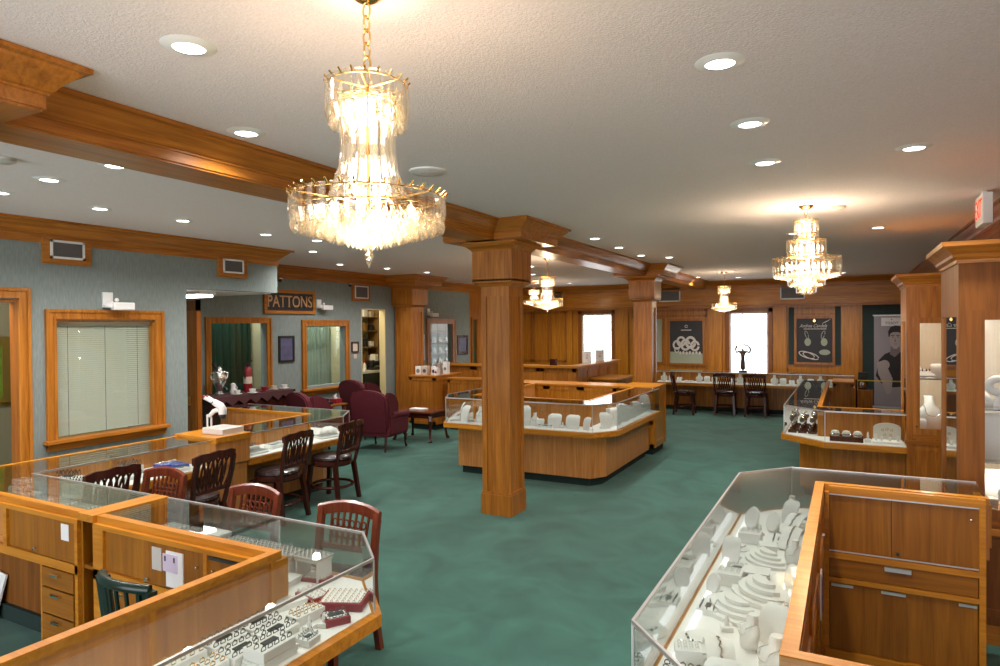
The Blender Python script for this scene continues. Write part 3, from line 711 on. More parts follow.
d = MB().box(-4.423,Y0+.014,.570,-4.112,Y0+.022,.788).build('sliding_door', 'stainb_z', t)
d = MB().box(-4.141,Y0+.004,.570,-3.735,Y0+.012,.788).build('sliding_door', 'stain_z', t); knob(d, -4.117, Y0+.004, .60)
MB().box(-3.860,Y0+.002,.685,-3.787,Y0+.004,.775).build('notice', 'paper', d)
for z0, z1 in ((.405,.51),(.255,.395),(.055,.245)):
    d = MB().box(-4.044,Y0-.006,z0,-3.735,Y0+.10,z1).build('drawer', 'stain_x', t); pull(d, -3.884, Y0-.006, z1-.035)
MB().box(-4.99,Y0+.17,0,-4.078,Y0+.18,.56).build('kneehole_back', 'darkoak_z', t)  # dark wood colour stands in for the shadow deep in the kneehole
t = caseD
mb = MB(); mb.box(-3.558,Y0,.79,-2.29,Y0+.03,.815).box(-3.558,Y0,.52,-2.29,Y0+.15,.575).box(-3.558,Y0,0,-3.471,Y0+.15,.79).box(-2.680,Y0-.002,.575,-2.656,Y0+.03,.79).box(-3.471,Y0,0,-3.127,Y0+.15,.05).box(-3.127,Y0,0,-3.107,Y0+.15,.52).box(-2.335,Y0-.002,.1,-2.29,Y0+.15,.79); mb.build('staff_frame', 'honey_x', t)
MB().box(-3.471,Y0+.014,.58,-3.097,Y0+.022,.785).build('sliding_door', 'stainb_z', t)
d = MB().box(-3.127,Y0+.004,.58,-2.680,Y0+.012,.788).build('sliding_door', 'stain_z', t); knob(d, -3.097, Y0+.004, .60, .012); knob(d, -2.719, Y0+.004, .72, .007)
MB().box(-3.064,Y0+.001,.655,-2.991,Y0+.004,.768).build('notice', 'satin_grey', d)
MB().box(-2.952,Y0-.002,.59,-2.826,Y0+.004,.765).build('paper_pocket', 'paper', d); MB().box(-2.971,Y0-.006,.665,-2.864,Y0-.002,.75).build('envelope', 'lilac', d)
MB().box(-2.957,Y0-.007,.715,-2.947,Y0-.006,.74).box(-2.889,Y0-.007,.715,-2.879,Y0-.006,.74).build('envelope_print', 'black', d)
d = MB().box(-2.656,Y0+.008,.58,-2.335,Y0+.014,.788).build('sliding_door', 'stain_z', t); knob(d, -2.612, Y0+.008, .72, .007); MB().box(-2.641,Y0-.002,.77,-2.427,Y0+.006,.785).build('finger_pull', 'dark', d)
for z0, z1 in ((.375,.515),(.215,.365),(.055,.205)):
    d = MB().box(-3.466,Y0-.006,z0,-3.131,Y0+.10,z1).build('drawer', 'stain_x', t); pull(d, -3.301, Y0-.006, z1-.035)
MB().box(-3.107,Y0+.17,0,-2.23,Y0+.18,.55).build('kneehole_back', 'darkoak_z', t)  # shade under the counter put into the panel's dark colour
# right side staff cabinet
Y1 = 3.997
t = caseR
mb = MB(); mb.box(-.12,Y1-.02,0,-.095,Y1+.16,.93).box(.572,Y1-.02,0,.60,Y1+.16,.965).box(-.095,Y1-.02,.925,.572,Y1+.01,.965).box(-.095,Y1-.02,.575,.572,Y1+.16,.605).box(-.095,Y1-.02,.445,.572,Y1+.16,.47).box(-.095,Y1-.02,.0,.572,Y1+.16,.075); mb.build('staff_frame', 'honey_x', t)
MB().box(-.095,Y1+.012,.61,.225,Y1+.020,.922).build('sliding_door', 'stainb_z', t)
d = MB().box(.20,Y1,.61,.572,Y1+.008,.922).build('sliding_door', 'stain_z', t); MB().box(.196,Y1-.001,.61,.2,Y1+.012,.922).build('door_edge', 'dark', d); knob(d, .225, Y1, .64, .009, 'dark'); knob(d, .54, Y1, .86, .006)
MB().box(-.095,Y1-.018,.612,.572,Y1-.012,.618).box(-.095,Y1-.018,.918,.572,Y1-.012,.924).build('track', 'alu', t)
d = MB().box(-.09,Y1-.012,.475,.568,Y1+.1,.572).build('drawer', 'stain_x', t); MB().box(.165,Y1-.026,.545,.285,Y1-.012,.565).build('handle', 'alu', d); MB().box(.185,Y1-.020,.528,.265,Y1-.0125,.545).build('finger_recess', 'redoak_x', d)
d = MB().box(-.092,Y1-.010,.08,.262,Y1,.440).build('sliding_door', 'stain_z', t); MB().box(-.085,Y1-.016,.422,.02,Y1-.010,.436).build('finger_pull', 'alu', d); MB().box(.15,Y1-.016,.420,.26,Y1-.010,.434).build('finger_pull', 'alu', d)
d = MB().box(.262,Y1+.004,.08,.568,Y1+.012,.440).build('sliding_door', 'stainb_z', t); MB().box(.49,Y1-.004,.415,.565,Y1+.004,.428).build('finger_pull', 'alu', d)
# staff side of the right run: doors facing the well
mb = MB(); mb.box(-.16,1.96,.60,-.118,4.0,.66).box(-.16,1.96,.89,-.118,4.0,.93).box(-.16,1.96,0,-.118,4.0,.08)
for y in (1.96, 2.62, 3.3, 3.95): mb.box(-.16,y,0,-.118,y+.045,.93)
mb.build('staff_frame', 'honey_y', t)
for y in (2.005, 2.665, 3.345):
    d = MB().box(-.15,y,.66,-.135,y+.61,.89).build('sliding_door', 'stain_z', t)
    MB().box(-.15,y,.08,-.135,y+.61,.60).build('lower_door', 'stain_z', t)
mb = MB(); mb.lathe([(0,0),(.008,0),(.008,.012),(.012,.016),(0,.022)], seg=12); mb.xf(Matrix.Translation((-.118,3.60,.80)) @ Matrix.Rotation(PI/2, 4, 'Y')); mb.build('lock', 'chrome', t, True)
t = thing('hanging_tag', 'blue and white glossy tag hanging in the well of the lower right case', 'tag', (-.10,3.1,.72))
MB().prism_axis([(3.05,.60),(3.15,.60),(3.17,.68),(3.14,.79),(3.06,.79),(3.035,.68)], -.108, -.102, 'x').build('card', 'white', t)
MB().prism_axis([(3.07,.62),(3.13,.62),(3.14,.68),(3.12,.76),(3.08,.76),(3.06,.68)], -.1018, -.1005, 'x').build('print', 'blue', t)
# far island cabinet run
def panelled_box(label, x0, y0, x1, y1, h, mat='honey', nx=3, ny=1, name='wood_counter', cat='counter', top='honey_x', z0=.1, proj=.012, sides=('f','r')):
    t = thing(name, label, cat, ((x0+x1)/2, (y0+y1)/2, 0))
    MB().box(x0+.03, y0+.03, 0, x1-.03, y1-.03, z0).build('toe_kick', 'toe', t)
    MB().box(x0, y0, z0, x1, y1, h-.035).build('body', mat+'_z', t)
    MB().box(x0-.012, y0-.025, h-.035, x1+.012, y1+.025, h, bev=.006).build('top', top, t)
    mb = MB()
    for k in range(nx):
        a, b = x0+(x1-x0)*k/nx, x0+(x1-x0)*(k+1)/nx; panel_x(mb, a+.004, b-.004, z0, h-.036, y0, w=.055, d=proj)
    if 'r' in sides:
        for k in range(ny):
            a, b = y0+(y1-y0)*k/ny+.004, y0+(y1-y0)*(k+1)/ny-.004; w = .055
            mb.box(x1, a, z0, x1+proj, a+w, h-.036).box(x1, b-w, z0, x1+proj, b, h-.036).box(x1, a+w, z0, x1+proj, b-w, z0+.09).box(x1, a+w, h-.036-w, x1+proj, b-w, h-.036)
    if 'm' in sides: mb.box(x0, y0-proj, h*.45, x1, y0, h*.45+.05)
    mb.build('panel_moulding', mat+'_z', t); return t
panelled_box('honey wood rear run closing the island case, seen over its glass', -4.64, 9.2, -2.975, 9.62, .965, nx=3, ny=1, sides=('f',))
panelled_box('tall panelled wood end block at the right end of the island case', -2.93, 9.2, -2.43, 9.85, .965, nx=1, ny=1, sides=('f','r','m'))
# tall counter wall far behind
t = thing('tall_counter', 'chest high oak panelled counter far behind the island, two sign cards on top', 'counter', (-5.5, 11.4, 0))
MB().box(-7.3, 11.27, .1, -4.4, 11.42, 1.06).box(-4.55, 11.42, .1, -4.4, 13.7, 1.06).build('body', 'oak_z', t)
MB().box(-7.3, 11.29, 0, -4.42, 11.40, .1).box(-4.53, 11.4, 0, -4.42, 13.7, .1).build('toe_kick', 'toe', t)
MB().box(-7.34, 11.20, 1.06, -4.34, 11.46, 1.10).box(-4.60, 11.46, 1.06, -4.34, 13.74, 1.10).build('top', 'honey_x', t)
mb = MB(); x = -7.3
for k in range(4): panel_x(mb, x+.01, x+.715, .12, 1.05, 11.27, .07, .014); x += .725
y = 11.30
for k in range(4):
    a, b = y, y+.58; mb.box(-4.4, a, .12, -4.386, a+.06, 1.05).box(-4.4, b-.06, .12, -4.386, b, 1.05).box(-4.4, a+.06, .98, -4.386, b-.06, 1.05).box(-4.4, a+.06, .12, -4.386, b-.06, .2); y += .6
mb.build('panel_moulding', 'oak_z', t)
t = thing('writing_desk', 'low honey wood desk against the right side of the tall counter', 'desk', (-4.1,12.3,0))
MB().box(-4.38,11.9,.80,-3.80,12.9,.84,bev=.006).build('top', 'honey_x', t); MB().box(-4.36,11.93,.62,-3.84,12.87,.80).build('apron', 'stain_x', t)
for x in (-4.34,-3.90):
    for y in (11.95,12.8): MB().box(x,y,0,x+.05,y+.05,.62).build('leg', 'stain_z', t)
# end block beside mid right case and far counter end
panelled_box('plain wood end block at the right end of the far wall case', -.25, 13.2, .08, 13.95, .80, nx=1, ny=1, mat='oak', proj=.003)
# side cabinet, partition and low table by the pilaster
panelled_box('oak cabinet beside the pilaster with gift boxes on top', -7.05, 9.75, -6.48, 10.6, .97, nx=1, ny=1, mat='oak', top='oak_x')
panelled_box('low oak partition right of the gift box cabinet', -6.35, 9.95, -5.35, 10.15, .93, nx=1, mat='oak', top='oak_x', sides=('f',))
# ---------------------------------------------------------------- chairs
def ring_pts(r, z, n=28, sx=1, sy=1): return [(r*sx*math.cos(2*PI*k/n), r*sy*math.sin(2*PI*k/n), z) for k in range(n)]
def make_lattice_chair():
    """dark chair with interlaced oval back; faces +Y, back at -Y; seat .48, top .84"""
    t = thing('counter_chair', '', 'chair', (0,0,0))
    for sx in (-1, 1):
        MB().strip([[(sx*.19-.019,.165,0),(sx*.19+.019,.165,0),(sx*.19+.019,.203,0),(sx*.19-.019,.203,0)], [(sx*.165-.022,.125,.40),(sx*.165+.022,.125,.40),(sx*.165+.022,.170,.40),(sx*.165-.022,.170,.40)]]).build('leg', 'mahogany', t)
        MB().strip([[(sx*.19-.019,-.23,0),(sx*.19+.019,-.23,0),(sx*.19+.019,-.192,0),(sx*.19-.019,-.192,0)], [(sx*.165-.022,-.180,.40),(sx*.165+.022,-.180,.40),(sx*.165+.022,-.135,.40),(sx*.165-.022,-.135,.40)]]).build('leg', 'mahogany', t)
    MB().tube(ring_pts(.215, .17, 32), .016, 8, closed=True).build('foot_ring', 'mahogany', t, True)
    MB().lathe([(.0,.385),(.20,.385),(.215,.40),(.215,.435),(.20,.445),(0,.445)], seg=32).build('seat_frame', 'mahogany', t, True)
    MB().lathe([(0,.445),(.20,.445),(.212,.458),(.205,.478),(.16,.494),(.08,.502),(0,.504)], seg=32).build('seat', 'leather', t, True)
    def lean(z): return -.185-(z-.44)*.22
    for sx in (-1, 1):
        x0, x1 = sx*.165, sx*.192
        MB().strip([[(x-.016,lean(z)-.013,z),(x+.016,lean(z)-.013,z),(x+.016,lean(z)+.013,z),(x-.016,lean(z)+.013,z)] for x, z in ((x0,.40),(x0+sx*.012,.50),(x0+sx*.032,.66),(x1,.80))]).build('back_post', 'mahogany', t)
    N = 12; secs = []
    for k in range(N+1):
        u = -1+2*k/N; x = u*.214; y = lean(.82)-.028*(1-u*u)+.02; zc = .812+.018*(1-u*u)+.010*math.cos(u*PI*3)*.5
        secs.append([(x,y-.014,zc-.030),(x,y+.014,zc-.030),(x,y+.016,zc+.026),(x,y-.016,zc+.030)])
    MB().strip(secs).build('crest_rail', 'mahogany', t)
    MB().box(-.155,lean(.535)-.012,.52,.155,lean(.535)+.012,.552).build('lower_rail', 'mahogany', t)
    mb = MB()
    for k in range(7):
        cx = -.116+.0387*k; pts = []
        for i in range(20):
            a = 2*PI*i/20; z = .668+.128*math.sin(a); x = (cx*(1.0+.25*(z-.55)/.25))+.036*math.cos(a); pts.append((x, lean(z)+.004*(1 if k % 2 else -1), z))
        mb.tube(pts, .0085, 6, closed=True)
    mb.build('lattice', 'mahogany', t, True)
    return t
def make_slat_chair():
    """reddish mahogany chair, arched crest and fretted splat; faces +Y"""
    t = thing('guest_chair', '', 'chair', (0,0,0))
    for sx in (-1, 1):
        MB().strip([[(sx*.20-.018,.17,0),(sx*.20+.018,.17,0),(sx*.20+.018,.206,0),(sx*.20-.018,.206,0)], [(sx*.19-.022,.16,.42),(sx*.19+.022,.16,.42),(sx*.19+.022,.205,.42),(sx*.19-.022,.205,.42)]]).build('leg', 'redmahogany', t)
        secs = []
        for y, z in ((-.24,0),(-.20,.2),(-.185,.42),(-.20,.60),(-.232,.785)): secs.append([(sx*.195-.018,y-.018,z),(sx*.195+.018,y-.018,z),(sx*.195+.018,y+.018,z),(sx*.195-.018,y+.018,z)])
        MB().strip(secs).build('back_post', 'redmahogany', t)
        MB().box(sx*.195-.010,-.2,.18,sx*.195+.010,.18,.205).build('stretcher', 'redmahogany', t)
    MB().tube([(.19*math.cos(a), .02+.17*math.sin(a), .16) for a in [PI*k/12 for k in range(13)]], .013, 8).build('foot_rail', 'redmahogany', t, True)
    MB().box(-.21,-.20,.40,.21,.205,.445,bev=.008).build('seat_frame', 'redmahogany', t)
    MB().box(-.205,-.175,.44,.205,.20,.49,bev=.022).build('seat', 'leather', t)
    N = 14; secs = []
    for k in range(N+1):
        u = -1+2*k/N; x = u*.215; y = -.228-.030*(1-u*u); zc = .775+.034*(1-u*u)
        secs.append([(x,y-.013,zc-.048),(x,y+.013,zc-.048),(x,y+.015,zc+.012),(x,y+.002,zc+.024),(x,y-.014,zc+.016)])
    MB().strip(secs).build('crest_rail', 'redmahogany', t)
    MB().box(-.18,-.215,.555,.18,-.190,.585).build('lower_rail', 'redmahogany', t)
    mb = MB()
    for k in range(7):
        x = -.12+.04*k; mb.bar((x, -.205, .58), (x*1.08, -.245, .76), .014, .010, (1,0,0))
    for k in range(6):
        x = -.10+.04*k
        for z in (.64, .70): mb.tube([(x+.016*math.cos(a), -.205-.21*(z-.58)-.0, z+.022*math.sin(a)) for a in [2*PI*i/12 for i in range(12)]], .005, 5, closed=True)
    mb.build('fretwork', 'redmahogany', t)
    return t
lat = make_lattice_chair(); used = []
def place(proto, loc, rz, label, group):
    if proto not in used:
        used.append(proto); proto.location = loc; proto.rotation_euler = (0,0,rz); proto['label'] = label; proto['group'] = group; return proto
    return dup(proto, loc, rz, label, group)
G1 = 'dark lattice back chairs at the low cases'
# facing -X is +90 degrees from +Y
place(lat, (-4.90,5.36,0), PI/2+.12, 'dark oval lattice chair at the case corner, farthest back in the left row', G1)
place(lat, (-4.90,4.60,0), PI/2+.12, 'dark oval lattice chair before the divider cabinet with microscope, second from farthest', G1)
place(lat, (-4.78,3.57,0), PI/2+.10, 'dark oval lattice chair in front of the blue ring tray', G1)
place(lat, (-4.92,2.83,0), PI/2+.08, 'dark lattice chair at the left corner, only its back above the glass', G1)
place(lat, (-2.98,13.75,0), -PI/2*.95, 'dark chair turned sideways at the far wall case, leftmost of three', G1)
place(lat, (-2.22,13.98,0), .06, 'dark chair at the far wall case left of the bronze figure, seen from behind', G1)
place(lat, (-1.62,13.98,0), -.04, 'dark chair at the far wall case right of the bronze figure, seen from behind', G1)
sl = make_slat_chair(); G2 = 'reddish mahogany chairs on the customer side of the near case'
place(sl, (-2.56,2.73,0), PI+.08, 'reddish mahogany chair at the chamfered glass corner nearest the camera', G2)
place(sl, (-3.40,2.78,0), PI+.05, 'reddish mahogany chair, middle one behind the near glass case', G2)
place(sl, (-4.42,2.86,0), PI+.05, 'reddish mahogany chair leftmost behind the near glass case', G2)
# green staff chair
t = thing('staff_chair', 'dark green spindle back staff chair inside the left counter well', 'chair', (-2.56,1.76,0))
def loc3(mb, n, m, p, ang=0, sm=False):
    mb.xf(Matrix.Translation(p.location) @ Matrix.Rotation(ang, 4, 'Z')); return mb.build(n, m, p, sm)
GA = -.06
for sx in (-1,1):
    for sy in (-1,1): loc3(MB().tube([(sx*.18,sy*.17,0),(sx*.12,sy*.12,.42)], [.014,.020], 8), 'leg', 'chair_green', t, GA, True)
loc3(MB().box(-.18,-.18,.42,.18,.18,.455,bev=.015), 'seat', 'chair_green', t, GA)
BW = lambda u: (.17*u, -.15-.055*(1-u*u), .845-.01*u*u)
loc3(MB().tube([BW(-1+k/8) for k in range(17)], .020, 10), 'back_bow', 'chair_green', t, GA, True)
for k in range(6):
    u = -.78+1.56*k/5; b = BW(u); loc3(MB().tube([(b[0]*.8, b[1]+.04, .45), (b[0], b[1], b[2])], .009 if k not in (0,5) else .014, 6), 'spindle', 'chair_green', t, GA, True)
for sx in (-1,1): loc3(MB().strip([[(sx*.14-.018,-.14,.45),(sx*.14+.018,-.14,.45),(sx*.14+.018,-.10,.45),(sx*.14-.018,-.10,.45)],[(sx*.168-.02,-.17,.83),(sx*.168+.02,-.17,.83),(sx*.168+.02,-.13,.83),(sx*.168-.02,-.13,.83)]]), 'back_post', 'chair_green', t, GA)
# ---------------------------------------------------------------- wing chairs
def make_wing():
    t = thing('wing_chair', '', 'chair', (0,0,0))
    for sx in (-1,1):
        MB().tube([(sx*.29,.30,.28),(sx*.31,.34,.20),(sx*.30,.33,.08),(sx*.31,.36,.0)], [.035,.030,.015,.022], 8).build('front_leg', 'mahogany', t, True)
        MB().tube([(sx*.28,-.27,.28),(sx*.29,-.32,.0)], [.024,.016], 6).build('rear_leg', 'mahogany', t, True)
    MB().box(-.36,-.30,.25,.36,.34,.40,bev=.03).build('seat_base', 'burgundy', t)
    MB().box(-.27,-.20,.40,.27,.36,.50,bev=.04).build('seat_cushion', 'burgundy', t)
    N = 14; secs = []
    for z, k in ((.36,0),(.5,.0),(.75,0),(.92,0)):
        pass
    mb = MB(); out = [(-.33,.30),(-.34,.60),(-.35,.88),(-.30,.97),(-.18,1.02),(0,1.04),(.18,1.02),(.30,.97),(.35,.88),(.34,.60),(.33,.30)]
    # upholstered back as an extruded, leaned outline with soft edges
    t2 = MB(); t2.prism_axis(out, -.06, .06, 'y'); bmesh.ops.bevel(t2.bm, geom=[e for e in t2.bm.edges], offset=.022, segments=2, affect='EDGES')
    sh = Matrix.Identity(4); sh[1][2] = -.17; t2.xf(Matrix.Translation((0,-.20,0)) @ sh); t2.build('backrest', 'burgundy', t, True)
    for sx in (-1,1):
        w = MB(); w.prism_axis([(-.30,.55),(-.12,.60),(.02,.66),(.03,.80),(-.06,.93),(-.20,.99),(-.33,1.0)], sx*.33-.035, sx*.33+.035, 'x')
        bmesh.ops.bevel(w.bm, geom=[e for e in w.bm.edges], offset=.02, segments=2, affect='EDGES'); w.build('wing', 'burgundy', t, True)
        w = MB(); w.prism_axis([(-.28,.28),(.31,.28),(.33,.50),(.30,.58),(-.28,.62)], sx*.345-.045, sx*.345+.045, 'x')
        bmesh.ops.bevel(w.bm, geom=[e for e in w.bm.edges], offset=.022, segments=2, affect='EDGES')
        w.tube([(sx*.355,.33,.585),(sx*.355,-.2,.615)], .058, 10); w.build('arm', 'burgundy', t, True)
    return t
wg = make_wing(); G3 = 'burgundy wing chairs around the side table'
place(wg, (-6.30,7.95,0), .12, 'burgundy wing chair nearest, its back turned to the camera', G3)
place(wg, (-7.22,8.80,0), -.20, 'burgundy wing chair farthest, behind the nearest one and left of the workshop doorway', G3)
place(wg, (-6.78,7.16,0), -.30, 'burgundy wing chair next to the tea table', G3)
for o_, k_ in zip([o_ for o_ in C.objects if o_.name.startswith('wing_chair')], (.88,.94,.90)): o_.scale = (k_, k_, k_)
# small table between wing chairs
SX, SY = -7.30, 7.95
t = thing('side_table', 'small wooden side table between the burgundy wing chairs', 'table', (SX,SY,0))
MB().box(SX-.17,SY-.23,.60,SX+.17,SY+.23,.63,bev=.008).build('top', 'redoak_x', t)
for x in (SX-.15,SX+.115):
    for y in (SY-.21,SY+.175): MB().box(x,y,0,x+.035,y+.035,.60).build('leg', 'redoak_z', t)
t = thing('tissue_box', 'red tissue box with a white tissue on the side table', 'box', (SX,SY+.14,.63))
MB().box(SX-.07,SY+.07,.631,SX+.07,SY+.21,.70,bev=.004).build('carton', 'trayred', t)
MB().tube([(SX,SY+.14,.70),(SX-.01,SY+.13,.74),(SX+.01,SY+.15,.78)], [.03,.022,.004], 6).build('tissue', 'white', t, True)
t = thing('telephone', 'black telephone on the side table', 'telephone', (SX,SY-.1,.63))
MB().box(SX-.09,SY-.19,.631,SX+.09,SY-.02,.67,bev=.01).build('base', 'black', t); MB().tube([(SX-.07,SY-.16,.70),(SX,SY-.12,.715),(SX+.07,SY-.10,.70)], [.022,.014,.022], 8).build('handset', 'black', t, True)
# low glass topped table with cabriole legs
t = thing('low_table', 'low mahogany table with cabriole legs before the pilaster column', 'table', (-6.2,9.0,0))
MB().box(-6.62,8.62,.46,-5.82,9.22,.485,bev=.006).build('top', 'tablewood', t)
MB().box(-6.58,8.66,.38,-5.86,9.18,.46).build('apron', 'mahogany', t)
for x, sx in ((-6.55,-1),(-5.89,1)):
    for y, sy in ((8.69,-1),(9.15,1)):
        MB().tube([(x,y,.42),(x+sx*.03,y+sy*.03,.34),(x+sx*.0,y+sy*.0,.15),(x+sx*.012,y+sy*.012,.05),(x+sx*.03,y+sy*.03,.0)], [.035,.038,.018,.02,.032], 8).build('leg', 'mahogany', t, True)
tag(MB().box(-6.38,8.82,.486,-6.12,8.98,.505).build('booklet', 'paper'), 'white booklet lying on the low mahogany table', 'booklet')
# tea table with cups
t = thing('tea_table', 'long dark table with lace runner under the green window', 'table', (-7.6,6.7,0))
MB().box(-7.87,5.75,.895,-7.33,7.25,.93,bev=.006).build('top', 'mahogany', t)
MB().box(-7.84,5.8,.70,-7.36,7.2,.895).build('apron', 'mahogany', t)
MB().box(-7.82,5.82,.16,-7.38,7.18,.185).build('lower_shelf', 'mahogany', t)
for x in (-7.84,-7.41):
    for y in (5.8,7.15): MB().box(x,y,0,x+.05,y+.05,.70).build('leg', 'mahogany', t)
t = thing('table_runner', 'mauve lace runner with pointed edge hanging over the tea table', 'runner', (-7.4,6.5,.93))
mb = MB(); mb.box(-7.8,5.82,.931,-7.325,7.2,.934)
pts = [(5.82,.934),(7.2,.934),(7.2,.87)]; y = 7.2
while y > 5.95: pts += [(y-.10,.80),(y-.20,.87)]; y -= .20
mb.prism_axis(pts, -7.325, -7.320, 'x'); mb.build('cloth', plain('lace', (.075,.022,.024), .85, bump=.3, bscale=300, var=.5), t)
def cup(x, y, z, label, mat='white', s=1.0):
    t = thing('teacup', label, 'cup', (x,y,z), 'teacups on the tea table')
    MB().lathe([(0,0),(.035*s,.002),(.062*s,.012),(.060*s,.015),(.03*s,.006),(0,.006)], seg=18).xf(Matrix.Translation((x,y,z))).build('saucer', mat, t, True)
    MB().lathe([(0,.007),(.02*s,.007),(.034*s,.03),(.040*s,.062),(.036*s,.062),(.03*s,.03),(0,.014)], seg=18).xf(Matrix.Translation((x,y,z))).build('cup', mat, t, True)
    MB().tube([(x+(.037+.018*math.sin(a))*s, y, z+.042+.018*math.cos(a)) for a in [PI*k/6 for k in range(7)]], .0035, 6).build('handle', mat, t, True)
for x, y, m, l in ((-7.10,5.98,'white','white teacup left of the red canister on the tea table'),(-7.05,6.20,'white','white teacup directly before the red canister'),(-7.15,6.50,'trayred','red teacup on the tea table'),(-7.15,6.68,'beige','beige teacup on the tea table'),(-7.15,6.88,'white','white teacup at the right end of the tea table')): cup(x-.32, y+.28, .935, l, m, 1.15)
t = thing('samovar', 'ornate silver urn at the left end of the tea table', 'urn', (-7.6,6.12,.935))
MB().lathe([(0,0),(.06,0),(.06,.02),(.03,.05),(.045,.10),(.085,.17),(.09,.25),(.07,.30),(.09,.315),(.085,.325),(.04,.34),(.03,.37),(.012,.39),(0,.40)], seg=24).xf(Matrix.Translation((-7.6,6.12,.935))).build('body', 'silver', t, True)
for s_ in (-1,1): MB().tube([(-7.6,6.12+s_*.08,1.245),(-7.6,6.12+s_*.14,1.235),(-7.6,6.12+s_*.13,1.165),(-7.6,6.12+s_*.085,1.145)], .008, 6).build('handle', 'silver', t, True)
MB().tube([(-7.52,6.12,1.055),(-7.46,6.12,1.035),(-7.45,6.12,1.015)], .008, 6).build('spout', 'silver', t, True)
MB().tube([(-7.6,6.10,1.285),(-7.6,6.02,1.37)], [.02,.026], 8).build('bottle_neck', 'black', t, True)
t = thing('creamer', 'small white porcelain jug beside the silver urn', 'jug', (-7.52,6.28,.935))
MB().lathe([(0,0),(.035,0),(.045,.04),(.03,.09),(.034,.14),(.02,.15),(0,.16)], seg=16).xf(Matrix.Translation((-7.52,6.28,.935))).build('body', 'white', t, True)
MB().tube([(-7.52,6.32,1.05),(-7.52,6.35,1.02),(-7.52,6.32,.98)], .005, 6).build('handle', 'white', t, True)
t = thing('fire_extinguisher', 'red fire extinguisher with black valve standing under the green window', 'extinguisher', (-7.6,6.60,.935))
MB().lathe([(0,0),(.055,0),(.06,.015),(.06,.30),(.045,.345),(.02,.365),(0,.365)], seg=20).xf(Matrix.Translation((-7.6,6.60,.935))).build('cylinder', 'red', t, True)
MB().lathe([(0,.36),(.022,.36),(.022,.41),(0,.41)], seg=12).xf(Matrix.Translation((-7.6,6.60,.935))).build('valve', 'black', t, True)
MB().bar((-7.6,6.54,1.35),(-7.6,6.68,1.375),.02,.015).build('lever', 'black', t); MB().tube([(-7.6,6.56,1.31),(-7.58,6.52,1.25),(-7.57,6.53,1.13)], .010, 6).build('hose', 'black', t, True)
MB().lathe([(.0605,.12),(.0612,.12),(.0612,.22),(.0605,.22)], seg=20, cap=False).xf(Matrix.Translation((-7.6,6.60,.935))).build('label_band', 'beige', t, True)
# ---------------------------------------------------------------- signs, pictures, cameras on the left walls
t = thing('shop_sign', 'black PATTONS sign with gold letters in an oak frame', 'sign', (WB,7.72,2.07))
MB().box(WB,7.17,2.07,WB+.03,8.26,2.12).box(WB,7.17,2.40,WB+.03,8.26,2.45).box(WB,7.17,2.12,WB+.03,7.225,2.40).box(WB,8.205,2.12,WB+.03,8.26,2.40).build('frame', 'oak_y', t)
MB().box(WB+.002,7.22,2.12,WB+.012,8.21,2.40).build('board', 'black', t)
lt = text('lettering', 'PATTONS', .27, plain('goldletter', (.55,.30,.12), .5).name, t, (WB+.013,7.715,2.255), (PI/2,0,PI/2), .003, sx=.80)
def serifs(o, skip):
    """small slab serifs under and over the straight stems of each letter"""
    me = o.data; n = len(me.vertices); par = list(range(n))
    def find(a):
        while par[a] != a: par[a] = par[par[a]]; a = par[a]
        return a
    for e in me.edges:
        a, b_ = find(e.vertices[0]), find(e.vertices[1])
        if a != b_: par[a] = b_
    G = {}
    for v in me.vertices: G.setdefault(find(v.index), []).append(v.co)
    L = sorted(G.values(), key=lambda g_: min(c.y for c in g_)); mb = MB(); k = 0
    for g_ in L:
        if k not in skip:
            z0, z1 = min(c.z for c in g_), max(c.z for c in g_); x = max(c.x for c in g_)
            for zz, sg in ((z0, 1), (z1, -1)):
                ys = sorted(c.y for c in g_ if abs(c.z-zz) < .004); runs = [[ys[0], ys[0]]]
                for y_ in ys:
                    if y_-runs[-1][1] > .045: runs.append([y_, y_])
                    runs[-1][1] = y_
                for a, b_ in runs: mb.box(x-.004, a-.014, zz, x+.0005, b_+.014, zz+sg*.012)
        k += 1
    mb.xf(Matrix.Translation(o.parent.location)); q = mb.build('serifs', 'goldletter', o.parent); q['kind'] = 'stuff'
serifs(lt, (4, 6))
def picture(x, y0, y1, z0, z1, name, label, mat, frame='mahogany', w=.03, cat='picture', s=1):
    t = thing(name, label, cat, (x,(y0+y1)/2,z0))
    MB().box(x,y0,z0,x+.02,y0+w,z1).box(x,y1-w,z0,x+.02,y1,z1).box(x,y0+w,z1-w,x+.02,y1-w,z1).box(x,y0+w,z0,x+.02,y1-w,z0+w).build('frame', frame, t)
    MB().box(x,y0+w,z0+w,x+.008,y1-w,z1-w).build('print', mat, t); return t
picture(WB, 7.46,7.79,1.30,1.72, 'framed_picture', 'dark framed bluish figure picture between the two rear windows', 'violet', 'black', .035)
picture(WB, 9.17,9.36,1.39,1.585, 'framed_certificate', 'small dark framed certificate left of the workshop doorway', 'beige', 'mahogany', .025)
tag(MB().box(WB,9.23,1.28,WB+.01,9.31,1.36).build('wall_plate', 'beige'), 'small beige switch plate under the framed certificate', 'switch')
picture(WB, 11.09,11.46,1.14,1.68, 'framed_notice', 'white framed notice sheet right of the pilaster column', 'paper', 'trim_white', .02)
picture(WB, 12.80,13.25,1.20,1.64, 'framed_photograph', 'dark framed blue photograph right of the small display window', 'violet', 'mahogany', .06)
t = picture(WB, 3.05,3.74,1.05,1.78, 'gilt_painting', 'gilt framed green landscape on the office wall seen through the left doorway', 'landscape', 'gilt', .09)
MB().box(WB+.02,3.05+.02,1.07,WB+.03,3.74-.02,1.09).build('frame_edge', 'gold', t)
